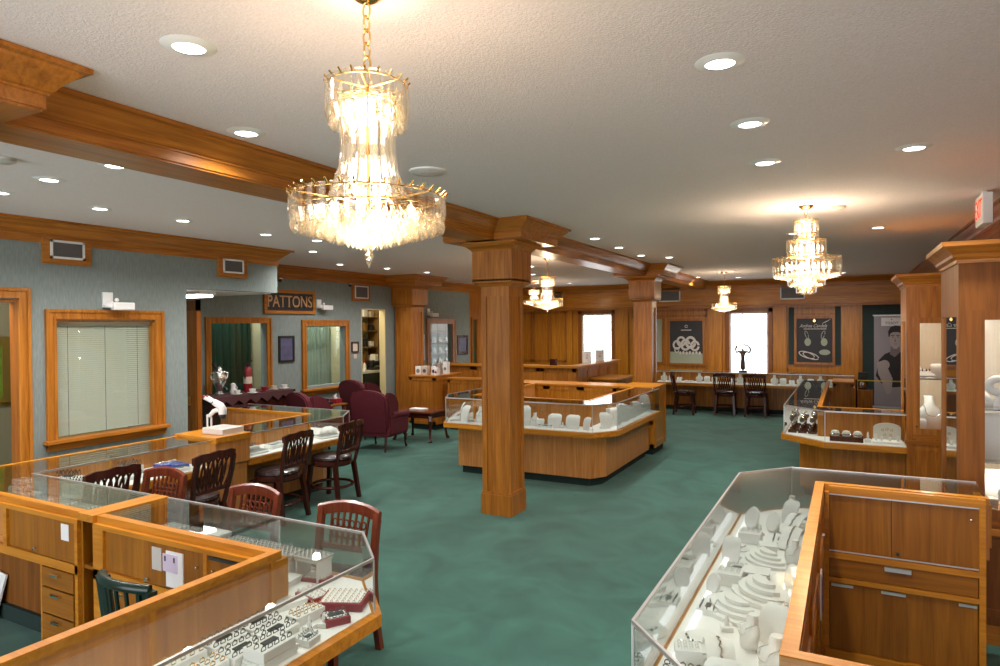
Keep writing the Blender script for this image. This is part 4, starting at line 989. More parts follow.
def wall_camera(x, y, z, label, turn=0.0):
    t = thing('wall_lamp', label, 'lamp', (x,y,z))
    mb = MB(); mb.box(0,-.05,-.02,.018,.05,.13,bev=.004); mb.xf(Matrix.Translation((x,y,z))).build('mount', 'trim_white', t)
    m = Matrix.Translation((x+.06,y,z)) @ Matrix.Rotation(turn, 4, 'Z')
    MB().lathe([(0,-.02),(.05,-.02),(.055,.0),(.03,.04),(0,.05)], seg=16).xf(Matrix.Translation((x+.045,y,z))).build('bracket', 'trim_white', t, True)
    MB().box(.0,.0,-.045,.075,.20,.03,bev=.01).xf(Matrix.Translation((x+.05,y,z)) @ Matrix.Rotation(-.15, 4, 'Z')).build('lamp_head', 'trim_white', t, True)
    MB().box(.076,.02,-.035,.079,.18,.02).xf(Matrix.Translation((x+.05,y,z)) @ Matrix.Rotation(-.15, 4, 'Z')).build('lamp_glass', 'white', t); MB().ball((x+.06,y+.06,z+.055), .02).build('swivel', 'trim_white', t, True)
    return t
wall_camera(WL, 3.87, 2.08, 'white emergency flood lamp on the wall above the blinds window')
wall_camera(WB, 8.36, 2.19, 'white emergency flood lamp right of the PATTONS sign')
wall_camera(WB, 11.62, 2.10, 'white emergency flood lamp above the small display window')
for y, l in ((7.45,'small grey dome camera under the crown beside the soffit end'),(9.08,'small grey dome camera beside the rear wall vent')):
    t = thing('security_camera', l, 'camera', (WB+.06,y,2.60)); MB().box(WB+.03,y-.03,2.60,WB+.09,y+.03,2.628).build('mount', 'silver', t); MB().ball((WB+.07,y,2.59), .032, (1,1,.8)).build('lens_dome', 'dark', t, True)
# nook opening: oak door edge with brass latch and the soffit light
t = thing('nook_door', 'oak door standing open on edge in the nook with a brass latch', 'door', (-6.62,5.0,0))
MB().box(-6.745,4.96,.02,-6.52,5.0,2.16).build('door_leaf', 'oak_z', t); MB().box(-6.755,4.95,2.05,-6.51,5.005,2.17).box(-6.755,4.95,0,-6.735,5.005,2.17).box(-6.53,4.95,0,-6.51,5.005,2.17).build('edge_moulding', 'redoak_z', t)
mb = MB(); mb.box(-6.665,4.945,.97,-6.625,4.96,1.07).box(-6.655,4.93,.985,-6.635,4.95,1.055); mb.build('latch', 'gold', t)
t = thing('soffit_light', 'white fluorescent fixture glowing under the nook soffit', 'light', (-7.0,5.3,2.2))
MB().box(-7.35,5.05,2.245,-6.6,5.28,2.279).build('housing', 'trim_white', t); MB().box(-7.33,5.07,2.215,-6.62,5.26,2.245,bev=.006).build('diffuser', 'tube', t)
# ---------------------------------------------------------------- tall display cabinets on the right
def tall_cabinet(label, x0, y0, x1, y1, zt, gz0, gz1, stile, crown=True, left_glass=True, m='oak'):
    t = thing('tall_cabinet', label, 'cabinet', ((x0+x1)/2, (y0+y1)/2, 0))
    a = stile
    MB().box(x0, y0, gz1+.02, x1, y1, zt).build('header', m+'_z', t)
    MB().box(x0, y0, 0, x1, y1, gz0-.10).build('base', m+'_z', t)
    MB().box(x0+.01, y0+.01, gz0-.10, x1, y1, gz0-.06).build('floor_board', 'oak_x', t)
    mb = MB(); mb.box(x0, y0, gz0-.10, x0+a*.9, y0+.04, gz1+.02).box(x1-a, y0, gz0-.10, x1, y0+.04, gz1+.02).build('front_stile', m+'_z', t)
    MB().box(x0, y0+.04, gz0-.10, x0+.04, y0+.085, gz1+.02).build('corner_post', m+'_z', t)
    MB().box(x0, y1-.05, gz0-.10, x0+.04, y1, gz1+.02).build('corner_post', m+'_z', t)
    MB().box(x0+.02, y1-.02, gz0-.10, x1, y1, gz1+.02).build('back_panel', 'creamback', t)
    MB().box(x1-.02, y0+.04, gz0-.10, x1, y1-.02, gz1+.02).build('side_panel', 'creamback', t)
    if left_glass: MB().box(x0+.012, y0+.085, gz0-.06, x0+.017, y1-.05, gz1+.02).build('side_glass', 'glass', t)
    # door
    d = MB(); w = .055; xa, xb = x0+a*.9, x1-a
    d.box(xa, y0-.014, gz0-w, xa+w, y0+.012, gz1+w).box(xb-w, y0-.014, gz0-w, xb, y0+.012, gz1+w).box(xa+w, y0-.014, gz1, xb-w, y0+.012, gz1+w).box(xa+w, y0-.014, gz0-w, xb-w, y0+.012, gz0)
    d = d.build('door', m+'_z', t); MB().box(xa+w, y0-.003, gz0, xb-w, y0+.003, gz1).build('door_glass', 'glass', d)
    q = MB(); q.lathe([(0,0),(.006,0),(.006,.008),(.009,.012),(0,.018)], seg=10); q.xf(Matrix.Translation((xa+w*.5,y0-.014,gz0+.02)) @ Matrix.Rotation(PI/2, 4, 'X')); q.build('lock', 'bronze', d, True)
    # lower panel
    q = MB(); q.box(xa+.01, y0-.012, .16, xa+.055, y0, gz0-.17).box(xb-.055, y0-.012, .16, xb-.01, y0, gz0-.17).box(xa+.055, y0-.012, gz0-.215, xb-.055, y0, gz0-.17).box(xa+.055, y0-.012, .16, xb-.055, y0, .205); q.build('lower_door', m+'_z', t)
    MB().box(x0-.012, y0-.02, gz0-.15, x1, y0, gz0-.115).build('base_moulding', 'oak_x', t); MB().box(x0-.012, y0-.012, 0, x1, y0, .11).build('base_board', 'oak_x', t)
    prof = [(0,zt-.02),(.01,zt-.02),(.012,zt),(.03,zt+.015),(.035,zt+.03),(.06,zt+.055),(.085,zt+.075),(.09,zt+.10),(0,zt+.10)]
    sweep('crown', prof, [(x0,y1),(x0,y0),(x1,y0)], 'oak_x', t)
    MB().box(x0, y0, zt, x1, y1, zt+.098).build('crown_top', 'oak_x', t)
    return t
wood('creamback', (.62,.50,.36), (.74,.62,.48), 'z', rough=.5)
tA = tall_cabinet('tall oak display cabinet at the right edge of the photo, nearest', .566, 4.62, 1.155, 5.42, 2.21, .78, 1.86, .075, m='darkoak')
tB = tall_cabinet('smaller tall oak display cabinet beyond the nearest one', .492, 7.40, 1.155, 8.15, 2.21, .835, 1.84, .06)
for z in (1.33, 1.02): MB().box(.60,4.72,z,1.13,5.38,z+.008).build('glass_shelf', 'glass', tA)
MB().box(.53,7.46,1.30,1.13,8.1,1.308).build('glass_shelf', 'glass', tB)
for t_, x, y, z in ((tA, .86, 4.95, 1.875), (tB, .68, 7.65, 1.85)):
    MB().lathe([(0,-.004),(.028,-.004),(.03,0),(0,0)], seg=16).xf(Matrix.Translation((x,y,z))).build('puck_light', 'case_light', t_, True); point_light('cabinet_fill', (x, y, z-.05), 5, (1,.93,.82), .03, t_)
for t_, x, y, z in ((tA, .86, 4.95, 1.0), (tB, .68, 7.65, 1.33)): point_light('cabinet_fill', (x, y, z-.06), 3, (1,.93,.82), .03, t_)  # extra lights without fixtures, added to brighten the cream interiors
# exit sign
t = thing('exit_sign', 'white EXIT sign with red letters hung from the ceiling at the right edge', 'sign', (.90,6.08,2.57))
MB().box(.875,5.93,2.575,.935,6.25,2.80,bev=.004).build('housing', 'trim_white', t); MB().box(.89,6.05,2.80,.92,6.13,2.829).build('canopy', 'trim_white', t)
MB().box(.872,5.95,2.595,.875,6.23,2.78).build('face', 'white', t)
text('lettering', 'EXIT', .20, 'exit_red', t, (.870,6.09,2.688), (PI/2,0,-PI/2), .001, sx=.72)
# ---------------------------------------------------------------- far wall posters
def framed(label, x0, x1, z0, z1, name='poster', y=FY, mat='poster_dark', fw_=.05, cat='poster', fm='oak_z'):
    t = thing(name, label, cat, ((x0+x1)/2, y, z0))
    MB().box(x0-fw_,y-.045,z0-fw_,x0,y,z1+fw_).box(x1,y-.045,z0-fw_,x1+fw_,y,z1+fw_).box(x0,y-.045,z1,x1,y,z1+fw_).box(x0,y-.045,z0-fw_,x1,y,z0).build('frame', fm, t)
    MB().box(x0,y-.012,z0,x1,y,z1).build('print', mat, t); return t
def flat(t, name, pts, mat, y): # upright shape of [(x,z)] facing -Y
    mb = MB(); mb.prism_axis(pts, y-.0015, y, 'y'); return mb.build(name, mat, t)
def disc(cx, cz, rx, rz, n=20, a0=0, a1=2*PI): return [(cx+rx*math.cos(a0+(a1-a0)*k/n), cz+rz*math.sin(a0+(a1-a0)*k/n)) for k in range(n)]
def band(cx, cz, rx, rz, w, rot=0, n=28):
    out, inn = [], []
    for k in range(n+1):
        a = .15+(2*PI-.3)*k/n
        for L, d in ((out, 0), (inn, w)):
            x, z = (rx-d)*math.cos(a), (rz-d)*math.sin(a); L.append((cx+x*math.cos(rot)-z*math.sin(rot), cz+x*math.sin(rot)+z*math.cos(rot)))
    return out+inn[::-1]
yy = FY-.0125
t = framed('black framed poster of pale jewelled rings, left of the far chandelier', -3.76, -3.0, .93, 1.93)
flat(t, 'tabletop_print', [(-3.76,.93),(-3.0,.93),(-3.0,1.16),(-3.76,1.20)], 'sage', yy)
for k, (cx, cz, r) in enumerate(((-3.60,1.36,.10),(-3.50,1.44,.11),(-3.40,1.36,.12),(-3.28,1.42,.13),(-3.18,1.34,.11),(-3.60,1.24,.06))): flat(t, 'ring_print', band(cx, cz, r, r*1.15, r*.45), 'cream', yy-.0016-.0016*k)
for k in range(7): flat(t, 'stone_print', disc(-3.52+.075*k, 1.17+.01*(k % 2), .028, .04, 8), 'cream', yy-.012)
flat(t, 'emblem', band(-3.38, 1.80, .035, .035, .012), 'cream', yy-.002)
for k in range(9): flat(t, 'caption_mark', [(-3.50+.027*k,1.70),(-3.478+.027*k,1.70),(-3.478+.027*k,1.722),(-3.50+.027*k,1.722)], 'cream', yy-.002)
t = framed('narrow pale green panel in the wood wall beside the far column', -4.20, -3.95, .95, 1.98, mat='sage', name='wall_panel', cat='panel', fw_=.035)
t = framed('black jewellery poster with cursive heading and earrings, right of the bright window', -1.0, -.30, 1.0, 1.95, fm='oak_z')
MB().box(-1.16,FY-.02,.95,-1.05,FY,2.2).build('side_panel', 'dgreen_wall', t); MB().box(-.25,FY-.02,.95,-.14,FY,2.2).build('side_panel', 'dgreen_wall', t)
for sx in (-.80, -.48):
    flat(t, 'earring_print', band(sx, 1.60, .035, .09, .012, .3*(1 if sx < -.6 else -1)), 'sage', yy-.002); flat(t, 'earring_print', disc(sx+.02, 1.44, .065, .085, 16), 'sage', yy-.002)
flat(t, 'bangle_print', band(-.80, 1.16, .17, .07, .02, -.35), 'cream', yy-.003); flat(t, 'bangle_print', band(-.72, 1.14, .17, .07, .02, -.35), 'cream', yy-.006); flat(t, 'ring_print', disc(-.45, 1.22, .11, .06, 16), 'sage', yy-.002)
hd = text('heading', 'Andrea Candela', .105, 'cream', t, (-.64,yy-.002,1.79), (PI/2,0,0), .001, sx=.78)
for v in hd.data.vertices: v.co.x += (v.co.z-.86)*.35
MB().tube([(-.50,yy-.005,1.84),(-.42,yy-.005,1.88),(-.34,yy-.005,1.93)], [.003,.010,.003], 5).build('flourish', 'cream', t)
for k in range(16): flat(t, 'caption_mark', [(-.86+.028*k,1.715),(-.838+.028*k,1.715),(-.838+.028*k,1.733),(-.86+.028*k,1.733)], 'cream', yy-.002)
flat(t, 'emblem', [(-.65,1.86),(-.62,1.90),(-.65,1.95),(-.68,1.90)], 'gold', yy-.003)
# portrait banner in the alcove
BY = FY-.12
t = thing('portrait_banner', 'tall grey banner with a dark haired man in the green alcove', 'banner', (.80,BY,.1))
MB().box(.47,BY,.12,1.10,BY+.006,1.99).build('sheet', 'poster_pale', t) if 'poster_pale' in MATS else MB().box(.47,BY,.12,1.10,BY+.006,1.99).build('sheet', plain('poster_pale', (.33,.31,.33), .6), t)
MB().box(.45,BY-.004,1.985,1.12,BY+.01,2.01).build('top_rail', 'alu', t); MB().box(.42,BY-.06,.0,1.15,BY+.08,.12,bev=.01).build('stand', 'alu', t)
MB().tube([(.62,BY,2.01),(.62,BY,2.235)], .002, 5).build('cord', 'black', t); MB().tube([(.95,BY,2.01),(.95,BY,2.235)], .002, 5).build('cord', 'black', t)
y = BY
flat(t, 'logo_patch', [(.60,1.78),(.97,1.78),(.97,1.95),(.60,1.95)], 'paper', y-.001)
text('caption', 'TISSOT', .075, 'black', t, (.785,y-.003,1.835), (PI/2,0,0), .001); text('caption', '+', .08, 'red', t, (.785,y-.003,1.91), (PI/2,0,0), .001)
flat(t, 'shirt_print', [(.50,.75),(.56,1.08),(.66,1.20),(.74,1.24),(.90,1.26),(1.02,1.20),(1.09,1.12),(1.09,.55),(.80,.52),(.60,.60)], 'hair_dark', y-.001)
flat(t, 'neck_print', [(.75,1.20),(.77,1.36),(.92,1.36),(.93,1.24),(.84,1.14)], 'skin_grey', y-.003)
flat(t, 'face_print', [(.745,1.60),(.745,1.46),(.77,1.38),(.82,1.31),(.87,1.31),(.93,1.37),(.96,1.46),(.965,1.62),(.86,1.70)], plain('skin_light', (.42,.37,.36), .6), y-.005)
flat(t, 'hair_print', [(.73,1.56),(.72,1.66),(.76,1.75),(.84,1.79),(.93,1.78),(.98,1.71),(.985,1.60),(.965,1.52),(.955,1.62),(.90,1.655),(.80,1.65),(.76,1.62),(.748,1.55)], 'hair_dark', y-.007)
for sx in (.805, .895): flat(t, 'brow_print', [(sx-.03,1.575),(sx+.03,1.58),(sx+.03,1.59),(sx-.03,1.592)], 'hair_dark', y-.008); flat(t, 'eye_print', disc(sx, 1.553, .018, .008, 10), 'hair_dark', y-.008)
flat(t, 'nose_print', [(.845,1.54),(.86,1.46),(.875,1.455),(.84,1.452),(.832,1.46)], 'skin_grey', y-.008); flat(t, 'mouth_print', disc(.853, 1.41, .033, .008, 10), 'skin_grey', y-.008)
flat(t, 'arm_print', [(.52,1.02),(.60,1.06),(.72,.90),(.80,.70),(.78,.42),(.70,.36),(.62,.60),(.54,.80)], 'skin_light', y-.004); flat(t, 'fist_print', disc(.66, .98, .09, .10, 12), 'skin_light', y-.006)
# yellow barrier bar, coffee things below
t = thing('yellow_ruler', 'long thin yellow bar stretched level before the portrait banner', 'bar', (.5,14.0,1.0))
MB().box(.12,14.58,.715,.98,14.60,.735).build('bar', 'yellow', t); MB().box(.12,14.56,0,.15,14.62,.74).build('post', 'mahogany', t); MB().box(.95,14.56,0,.98,14.62,.74).build('post', 'mahogany', t)
t = thing('coffee_maker', 'black coffee maker in front of the dark green alcove', 'appliance', (.22,14.9,.1))
MB().box(.12,14.8,0,.42,15.1,.52).build('stand', 'oak_z', t); MB().box(.17,14.85,.52,.34,15.05,.56).build('base', 'black', t); MB().box(.17,14.97,.56,.34,15.05,.78).build('back', 'black', t); MB().box(.17,14.85,.78,.34,15.05,.86).build('head', 'black', t); MB().lathe([(0,0),(.05,0),(.06,.06),(.045,.12),(0,.12)], seg=16).xf(Matrix.Translation((.255,14.91,.56))).build('jug', 'chrome', t, True)
# bronze dancer statue on the far case
t = thing('bronze_figure', 'dark bronze figure raising both arms on top of the far wall case', 'figurine', (-1.93,14.35,.853))
def skin_body(t, verts, edges, name, mat):
    me = bpy.data.meshes.new(name); L = Vector(t.location)
    me.from_pydata([v[:3] for v in verts], edges, []); o = bpy.data.objects.new(name, me); C.objects.link(o); o.parent = t; me.materials.append(M(mat))
    md = o.modifiers.new('skin', 'SKIN'); 
    for i, v in enumerate(verts): me.skin_vertices[0].data[i].radius = (v[3]*1.5, v[3]*1.5); 
    me.skin_vertices[0].data[0].use_root = True
    o.modifiers.new('subsurf', 'SUBSURF').levels = 2; return o
V = [(0,0,.26,.027),(0,0,.33,.026),(0,0,.40,.028),(0,0,.445,.012),(0,0,.485,.020),(-.08,0,.42,.014),(-.13,0,.40,.014),(-.14,0,.48,.013),(-.11,0,.545,.018),(.08,0,.42,.014),(.13,0,.40,.014),(.155,0,.46,.015),(.11,0,.54,.010),(0,0,.575,.009),(0,0,.16,.034),(0,0,.03,.032)]
skin_body(t, V, [(0,1),(1,2),(2,3),(3,4),(2,5),(5,6),(6,7),(7,8),(2,9),(9,10),(10,11),(11,12),(12,13),(0,14),(14,15)], 'body', 'bronze')
MB().lathe([(0,0),(.085,0),(.085,.02),(.07,.03),(0,.03)], seg=20).xf(Matrix.Translation((-1.93,14.35,.853))).build('plinth', 'black', t, True)
# cards on the tall counter
def sign_card(x, y, z, label, easel=False, rz=.35):
    t = thing('sign_card', label, 'sign', (x,y,z)); m = Matrix.Translation((x,y,z)) @ Matrix.Rotation(rz, 4, 'Z') @ Matrix.Rotation(-.18, 4, 'X')
    MB().box(-.085,0,0.0,.085,.012,.24).xf(m).build('card', 'alu' if not easel else 'paper', t); MB().box(-.07,-.003,.02,.07,0,.22).xf(m).build('print', 'paper', t)
    MB().box(-.02,-.005,.09,.02,-.003,.14).xf(m).build('emblem', 'satin_grey', t)
    MB().bar((x,y+.02,z+.18),(x-.03,y+.12,z+.004),.03,.006).build('easel_leg', 'alu', t)
    if easel:
        mb = MB()
        for k in range(8): mb.tube([(-.07+.02*k,.006+.009*math.cos(a),.243+.009*math.sin(a)) for a in [2*PI*i/8 for i in range(8)]], .003, 4, closed=True)
        mb.xf(m).build('binding', 'black', t)
sign_card(-4.47,12.0,1.101,'grey framed sign card, left of two on the tall counter')
sign_card(-4.47,12.75,1.101,'white spiral bound flip card, right of two on the tall counter', True)
tag(MB().box(-4.95,11.30,1.101,-4.83,11.40,1.22,bev=.006).build('desk_clock', 'mahogany'), 'small dark desk clock on the tall counter, left part', 'clock')
# gift boxes on the side cabinet
k = 0
for x, y, w_, h_, m_, l in ((-6.96,9.95,.12,.24,'paper','white gift bag at the left end on the oak cabinet'),(-6.80,9.92,.11,.26,'beige','cream patterned gift bag, second from left on the oak cabinet'),(-6.64,9.98,.10,.24,'paper','white boxed gift with dark round print, third on the oak cabinet'),(-6.54,9.90,.07,.20,'paper','small white gift box at the right end on the oak cabinet'),(-6.68,10.14,.10,.34,'silver','tall silver wrapped gift behind the row on the oak cabinet'),(-6.55,10.22,.09,.36,'white','tall white gift bag behind at right on the oak cabinet')):
    t = thing('gift_box', l, 'gift', (x,y,.97), 'gift boxes on the oak cabinet'); h_ *= .62; MB().box(x-w_/2,y-.05,.971,x+w_/2,y+.05,.971+h_,bev=.003).build('carton', m_, t)
    mb = MB(); mb.lathe([(0,0),(w_*.32,0),(w_*.32,.003),(0,.003)], seg=16); mb.xf(Matrix.Translation((x,y-.05,.97+h_*.45)) @ Matrix.Rotation(PI/2, 4, 'X')); mb.build('round_print', ('print_grey','violet','dark','red','white','print_grey')[k], t); k += 1
    MB().tube([(x-.02,y,.97+h_),(x-.03,y,1.0+h_),(x+.03,y,1.0+h_),(x+.02,y,.97+h_)], .004, 5).build('bow', 'black' if k % 2 else 'gold', t)
# microscope
t = thing('microscope', 'white stereo microscope on a grey base plate on the divider cabinet', 'microscope', (-5.180,4.190,.873))
MB().box(-5.300,4.070,.873,-5.020,4.310,.93,bev=.008).build('base', 'satin_grey', t); MB().box(-5.015,4.080,.873,-5.035,4.320,.879).build('paper_sheet', 'paper', t)
for y in (4.100, 4.140): MB().tube([(-5.260,y,.93),(-5.260,y,1.05)], .008, 8).build('post', 'white', t, True)
MB().tube([(-5.260,4.120,1.03),(-5.210,4.130,1.08),(-5.160,4.160,1.10)], [.016,.02,.024], 10).build('arm', 'white', t, True)
MB().tube([(-5.140,4.170,1.01),(-5.140,4.170,1.03),(-5.140,4.170,1.05)], [.022,.03,.032], 14).build('objective', 'black', t, True)
MB().tube([(-5.140,4.170,1.05),(-5.140,4.170,1.09),(-5.160,4.160,1.13),(-5.200,4.120,1.17)], [.036,.04,.036,.028], 14).build('head', 'white', t, True)
for dy in (-.018,.018): MB().tube([(-5.200,4.120+dy,1.17),(-5.250,4.080+dy,1.21)], [.014,.016], 10).build('eyepiece', 'white', t, True); MB().tube([(-5.250,4.080+dy,1.21),(-5.260,4.070+dy,1.22)], .017, 10).build('eyecup', 'red', t, True)
# leaning artwork under the left counter
t = thing('leaning_artwork', 'white board with pinkish drawing leaning under the far left counter', 'artwork', (-4.95,2.2,0))
LA = Matrix.Translation((-4.90,2.15,.001)) @ Matrix.Rotation(-.2,4,'X') @ Matrix.Rotation(.12,4,'Y')
MB().box(-.16,0,.02,.10,.012,.30).xf(LA).build('board', 'paper', t)
for k, (cx, cz, r) in enumerate(((-.02,.18,.05),(.04,.14,.035),(-.08,.12,.04))): MB().prism_axis(band(cx,cz,r,r*1.2,.014), -.003, -.001, 'y').xf(LA).build('drawing', 'lace', t)
tag(MB().tube([(-4.30,2.25,.5),(-4.29,2.24,.3),(-4.27,2.2,.15),(-4.22,2.16,.01)], .006, 6).build('power_cable', 'trim_white', None, True), 'thin white cable hanging in the far left kneehole', 'cable')
# workshop seen through the doorway
t = thing('wall_cupboard', 'cream wall cupboard high in the workshop beyond the doorway', 'cupboard', (-9.3,11.8,1.5)); MB().box(-9.49,11.62,1.55,-9.2,12.2,2.1).build('body', 'creamwall', t)
for y in (11.64,11.92): MB().box(-9.2,y,1.57,-9.185,y+.26,2.08).build('door', 'trim_white', t)
t = thing('workbench', 'workshop bench with dark front beyond the doorway', 'bench', (-9.1,11.3,0)); MB().box(-9.49,10.5,.88,-8.85,12.3,.93).build('top', 'trim_white', t); MB().box(-9.45,10.52,.1,-8.9,12.28,.88).build('body', 'dark', t); MB().box(-9.45,10.52,0,-8.93,12.28,.1).build('toe_kick', 'toe', t)
t = thing('shelf_unit', 'brown shelving at the left of the workshop', 'shelf', (-9.3,11.2,.93))
for z in (1.1,1.4,1.75,2.05): MB().box(-9.49,10.85,z,-9.2,11.58,z+.02).build('shelf', 'brownshelf', t)
for y in (10.83,11.58): MB().box(-9.49,y,.931,-9.2,y+.02,2.4).build('side', 'brownshelf', t)
rnd = random.Random(5); n = 0
for z, ln in ((1.12,'lowest'),(1.42,'second'),(1.77,'third'),(2.07,'top')):
    for k, y in enumerate((10.95,11.18,11.40)):
        h = .10+.12*rnd.random(); tag(MB().box(-9.42,y,z+.001,-9.26,y+.11,z+h,bev=.006).build('storage_box', rnd.choice(['beige','dark','gilt','trim_white','brownshelf'])), 'small storage box on the %s workshop shelf, %s' % (ln, ('left','middle','right')[k]), 'box', 'workshop shelf boxes')
t = thing('polishing_machine', 'black bench machine with white hood in the workshop', 'machine', (-9.0,11.2,.931)); MB().box(-9.15,11.05,.931,-8.9,11.4,.99).build('base', 'black', t); MB().tube([(-9.02,11.08,1.07),(-9.02,11.37,1.07)], [.07,.07], 14).build('motor', 'black', t, True); MB().box(-9.1,11.18,.99,-8.97,11.28,1.26).build('hood', 'trim_white', t)
t = thing('spray_bottle', 'red topped white bottle at the front of the workbench', 'bottle', (-8.93,10.78,.931)); MB().lathe([(0,0),(.035,0),(.035,.13),(.012,.17),(0,.17)], seg=14).xf(Matrix.Translation((-8.93,10.78,.931))).build('bottle', 'white', t, True); MB().box(-8.955,10.765,1.10,-8.905,10.795,1.15).build('trigger', 'red', t)
t = thing('display_shelf', 'lit shelves behind the small rear display window', 'shelf', (-8.5,12.1,0))
MB().box(-8.75,11.4,0,-8.72,14.4,2.4).build('back_panel', 'khaki', t)
for z in (.95,1.2,1.45,1.7): MB().box(-8.72,11.4,z,-8.4,14.3,z+.015).build('shelf', 'oak_y', t)
k = 0
for z, ln in ((.965,'lowest'),(1.215,'second'),(1.465,'third')):
    for y in (12.55,12.8,13.05,13.3):
        k += 1; q = tag(MB().lathe([(0,0),(.04,0),(.055,.05),(.03,.11),(.035,.14),(0,.14)], seg=14).xf(Matrix.Translation((-8.55,y,z))).build('trophy_vase', ('silver','gold')[k % 2], None, True), '%s vase on the %s shelf behind the small display window, %s' % (('silver','gold')[k % 2], ln, ('first','second','third','fourth')[(k-1) % 4]), 'vase', 'vases in the rear display')
# ---------------------------------------------------------------- jewellery and display forms
def proto(name, cat): return thing(name, '', cat, (0,0,0))
RINGM = {}
def ring_mesh(mat, r=.0085):
    if (mat, r) not in RINGM:
        mb = MB(); mb.tube([(r*math.cos(2*PI*k/12), 0, r*math.sin(2*PI*k/12)+r*.55) for k in range(12)], .0018, 4, closed=True); mb.ball((0,0,r*1.6), .0032, seg=6, rng=4)
        me = bpy.data.meshes.new('ring'); mb.bm.to_mesh(me); mb.bm.free(); me.materials.append(M(mat)); RINGM[(mat, r)] = me
    return RINGM[(mat, r)]
def add_rings(t, pts, mat, s=1.0, name='ring', rot=0.0):
    for x, y, z in pts:
        o = bpy.data.objects.new(name, ring_mesh(mat)); C.objects.link(o); o.parent = t; o.location = (x, y, z); o.scale = (s, s, s); o.rotation_euler = (0,0,rot)
def p_tray(w, d, h, mat, nx, ny, rmat, slot=True, border=None, plate=False, rs=1.0):
    t = proto('ring_tray', 'tray')
    MB().box(-w/2,-d/2,0,w/2,d/2,h,bev=.004).build('tray', border or mat, t)
    if border: MB().box(-w/2+.012,-d/2+.012,h,w/2-.012,d/2-.012,h+.003).build('pad', mat, t)
    z = h+(.003 if border else .0)
    if plate: MB().box(-.032,-.014,z,.032,.014,z+.005).build('price_plate', 'dark', t)
    P = [(-w/2+w*(i+.5)/nx, -d/2+d*(j+.5)/ny, z) for i in range(nx) for j in range(ny)]
    if plate: P = [p for p in P if not (abs(p[0]) < .04 and abs(p[1]) < .018)]
    if slot:
        mb = MB()
        for x, y, zz in P: mb.box(x-.008, y-.0025, zz, x+.008, y+.0025, zz+.0008)
        o = mb.build('slots', 'dark', t); o['kind'] = 'stuff'
    add_rings(t, P, rmat, rs); return t
T_ring = p_tray(.155, .11, .035, 'fabric_white', 5, 3, 'ring_dark', plate=True, rs=1.25)
T_gold = p_tray(.15, .075, .040, 'fabric_white', 4, 3, 'gold', rs=1.1)
T_redbig = p_tray(.20, .15, .035, 'fabric_white', 8, 6, 'gold', slot=False, border='trayred', rs=.6)
T_redsm = p_tray(.105, .085, .030, 'fabric_white', 4, 3, 'ring_dark', border='trayred', plate=True, rs=.9)
T_redflat = p_tray(.15, .10, .018, 'cream', 6, 4, 'silver', slot=False, border='trayred', rs=.7)
T_pad = p_tray(.16, .12, .012, 'satin_grey', 6, 4, 'ring_dark', rs=.8)
T_dark = p_tray(.20, .14, .02, 'fabric_white', 7, 5, 'dark', rs=1.1)
T_blue = p_tray(.20, .13, .03, 'blue', 6, 4, 'silver', slot=False, rs=1.0)
def p_bust(h=.19, w=.13):
    t = proto('necklace_bust', 'display form'); N = 16
    k = h/.19; q = w/.13; secs = []
    for z, rx, ry, yo in ((0,.040,.035,0),(.02,.050,.038,0),(.05,.062,.036,.0),(.085,.066,.034,.006),(.11,.058,.032,.012),(.128,.036,.028,.016),(.145,.024,.024,.018),(.175,.022,.022,.022),(.19,.024,.024,.026)):
        secs.append([(rx*q*math.cos(2*PI*i/N), ry*k*math.sin(2*PI*i/N)+yo*k, z*k) for i in range(N)])
    MB().strip(secs).build('bust', 'fabric_white', t, True)
    pts = [(.026*q*math.cos(a)*(1+.9*max(0,-math.sin(a))), (-.012-.030*max(0,-math.sin(a))**.5 if math.sin(a) < 0 else .03)*k, (.142+.06*min(0, math.sin(a)))*k) for a in [2*PI*i/24 for i in range(24)]]
    MB().tube(pts, .0022, 4, closed=True).build('necklace', 'silver', t, True); return t
def p_easel(h=.13, w=.10):
    t = proto('necklace_easel', 'display form'); N = 10; secs = []
    for i in range(N+1):
        u = i/N; a = u*1.25; y = -.06*math.cos(a)*h/.13+.02; z = h*math.sin(a)/math.sin(1.25)
        ww = w*(.5+.06*math.sin(u*PI))*(1 if u < .8 else 1-(u-.8)*1.6)
        secs.append([(-ww, y-.004, z), (ww, y-.004, z), (ww, y+.006, z+.004), (-ww, y+.006, z+.004)])
    MB().strip(secs).build('curved_board', 'fabric_white', t, True); MB().box(-w*.3,-.01,0,w*.3,.045,.012).build('foot', 'fabric_white', t)
    MB().tube([(.032*math.sin(a)*w/.10, -.040*h/.13+.028*u, h*(.30+.42*u)) for u, a in [(abs(k)/8, k/8*1.6) for k in range(-8, 9)]], .002, 4).build('necklace', 'gold', t, True); return t
def p_steps(r=.13, n=4, hh=.05):
    t = proto('stepped_riser', 'display form')
    for k in range(n):
        rr = r*(1-k*.20); pts = [(rr*math.cos(a), rr*.8*math.sin(a)) for a in [PI*i/16 for i in range(17)]]
        MB().prism(pts, hh*k/n+(.001 if k else 0), hh*(k+1)/n).build('step', 'fabric_white', t)
    return t
def p_oval():
    t = proto('oval_pad', 'display form'); N = 20
    m = Matrix.Rotation(-.9, 4, 'X')
    MB().lathe([(0,0),(.036,0),(.038,.006),(.034,.012),(0,.013)], seg=24).xf(Matrix.Translation((0,0,.045)) @ Matrix.Rotation(1.15, 4, 'X') @ Matrix.Diagonal((1,1.35,1,1))).build('pad', 'fabric_white', t, True)
    MB().box(-.018,-.004,0,.018,.038,.012).build('foot', 'fabric_white', t); MB().bar((0,.034,.004),(0,.004,.06),.02,.006).build('prop', 'fabric_white', t); return t
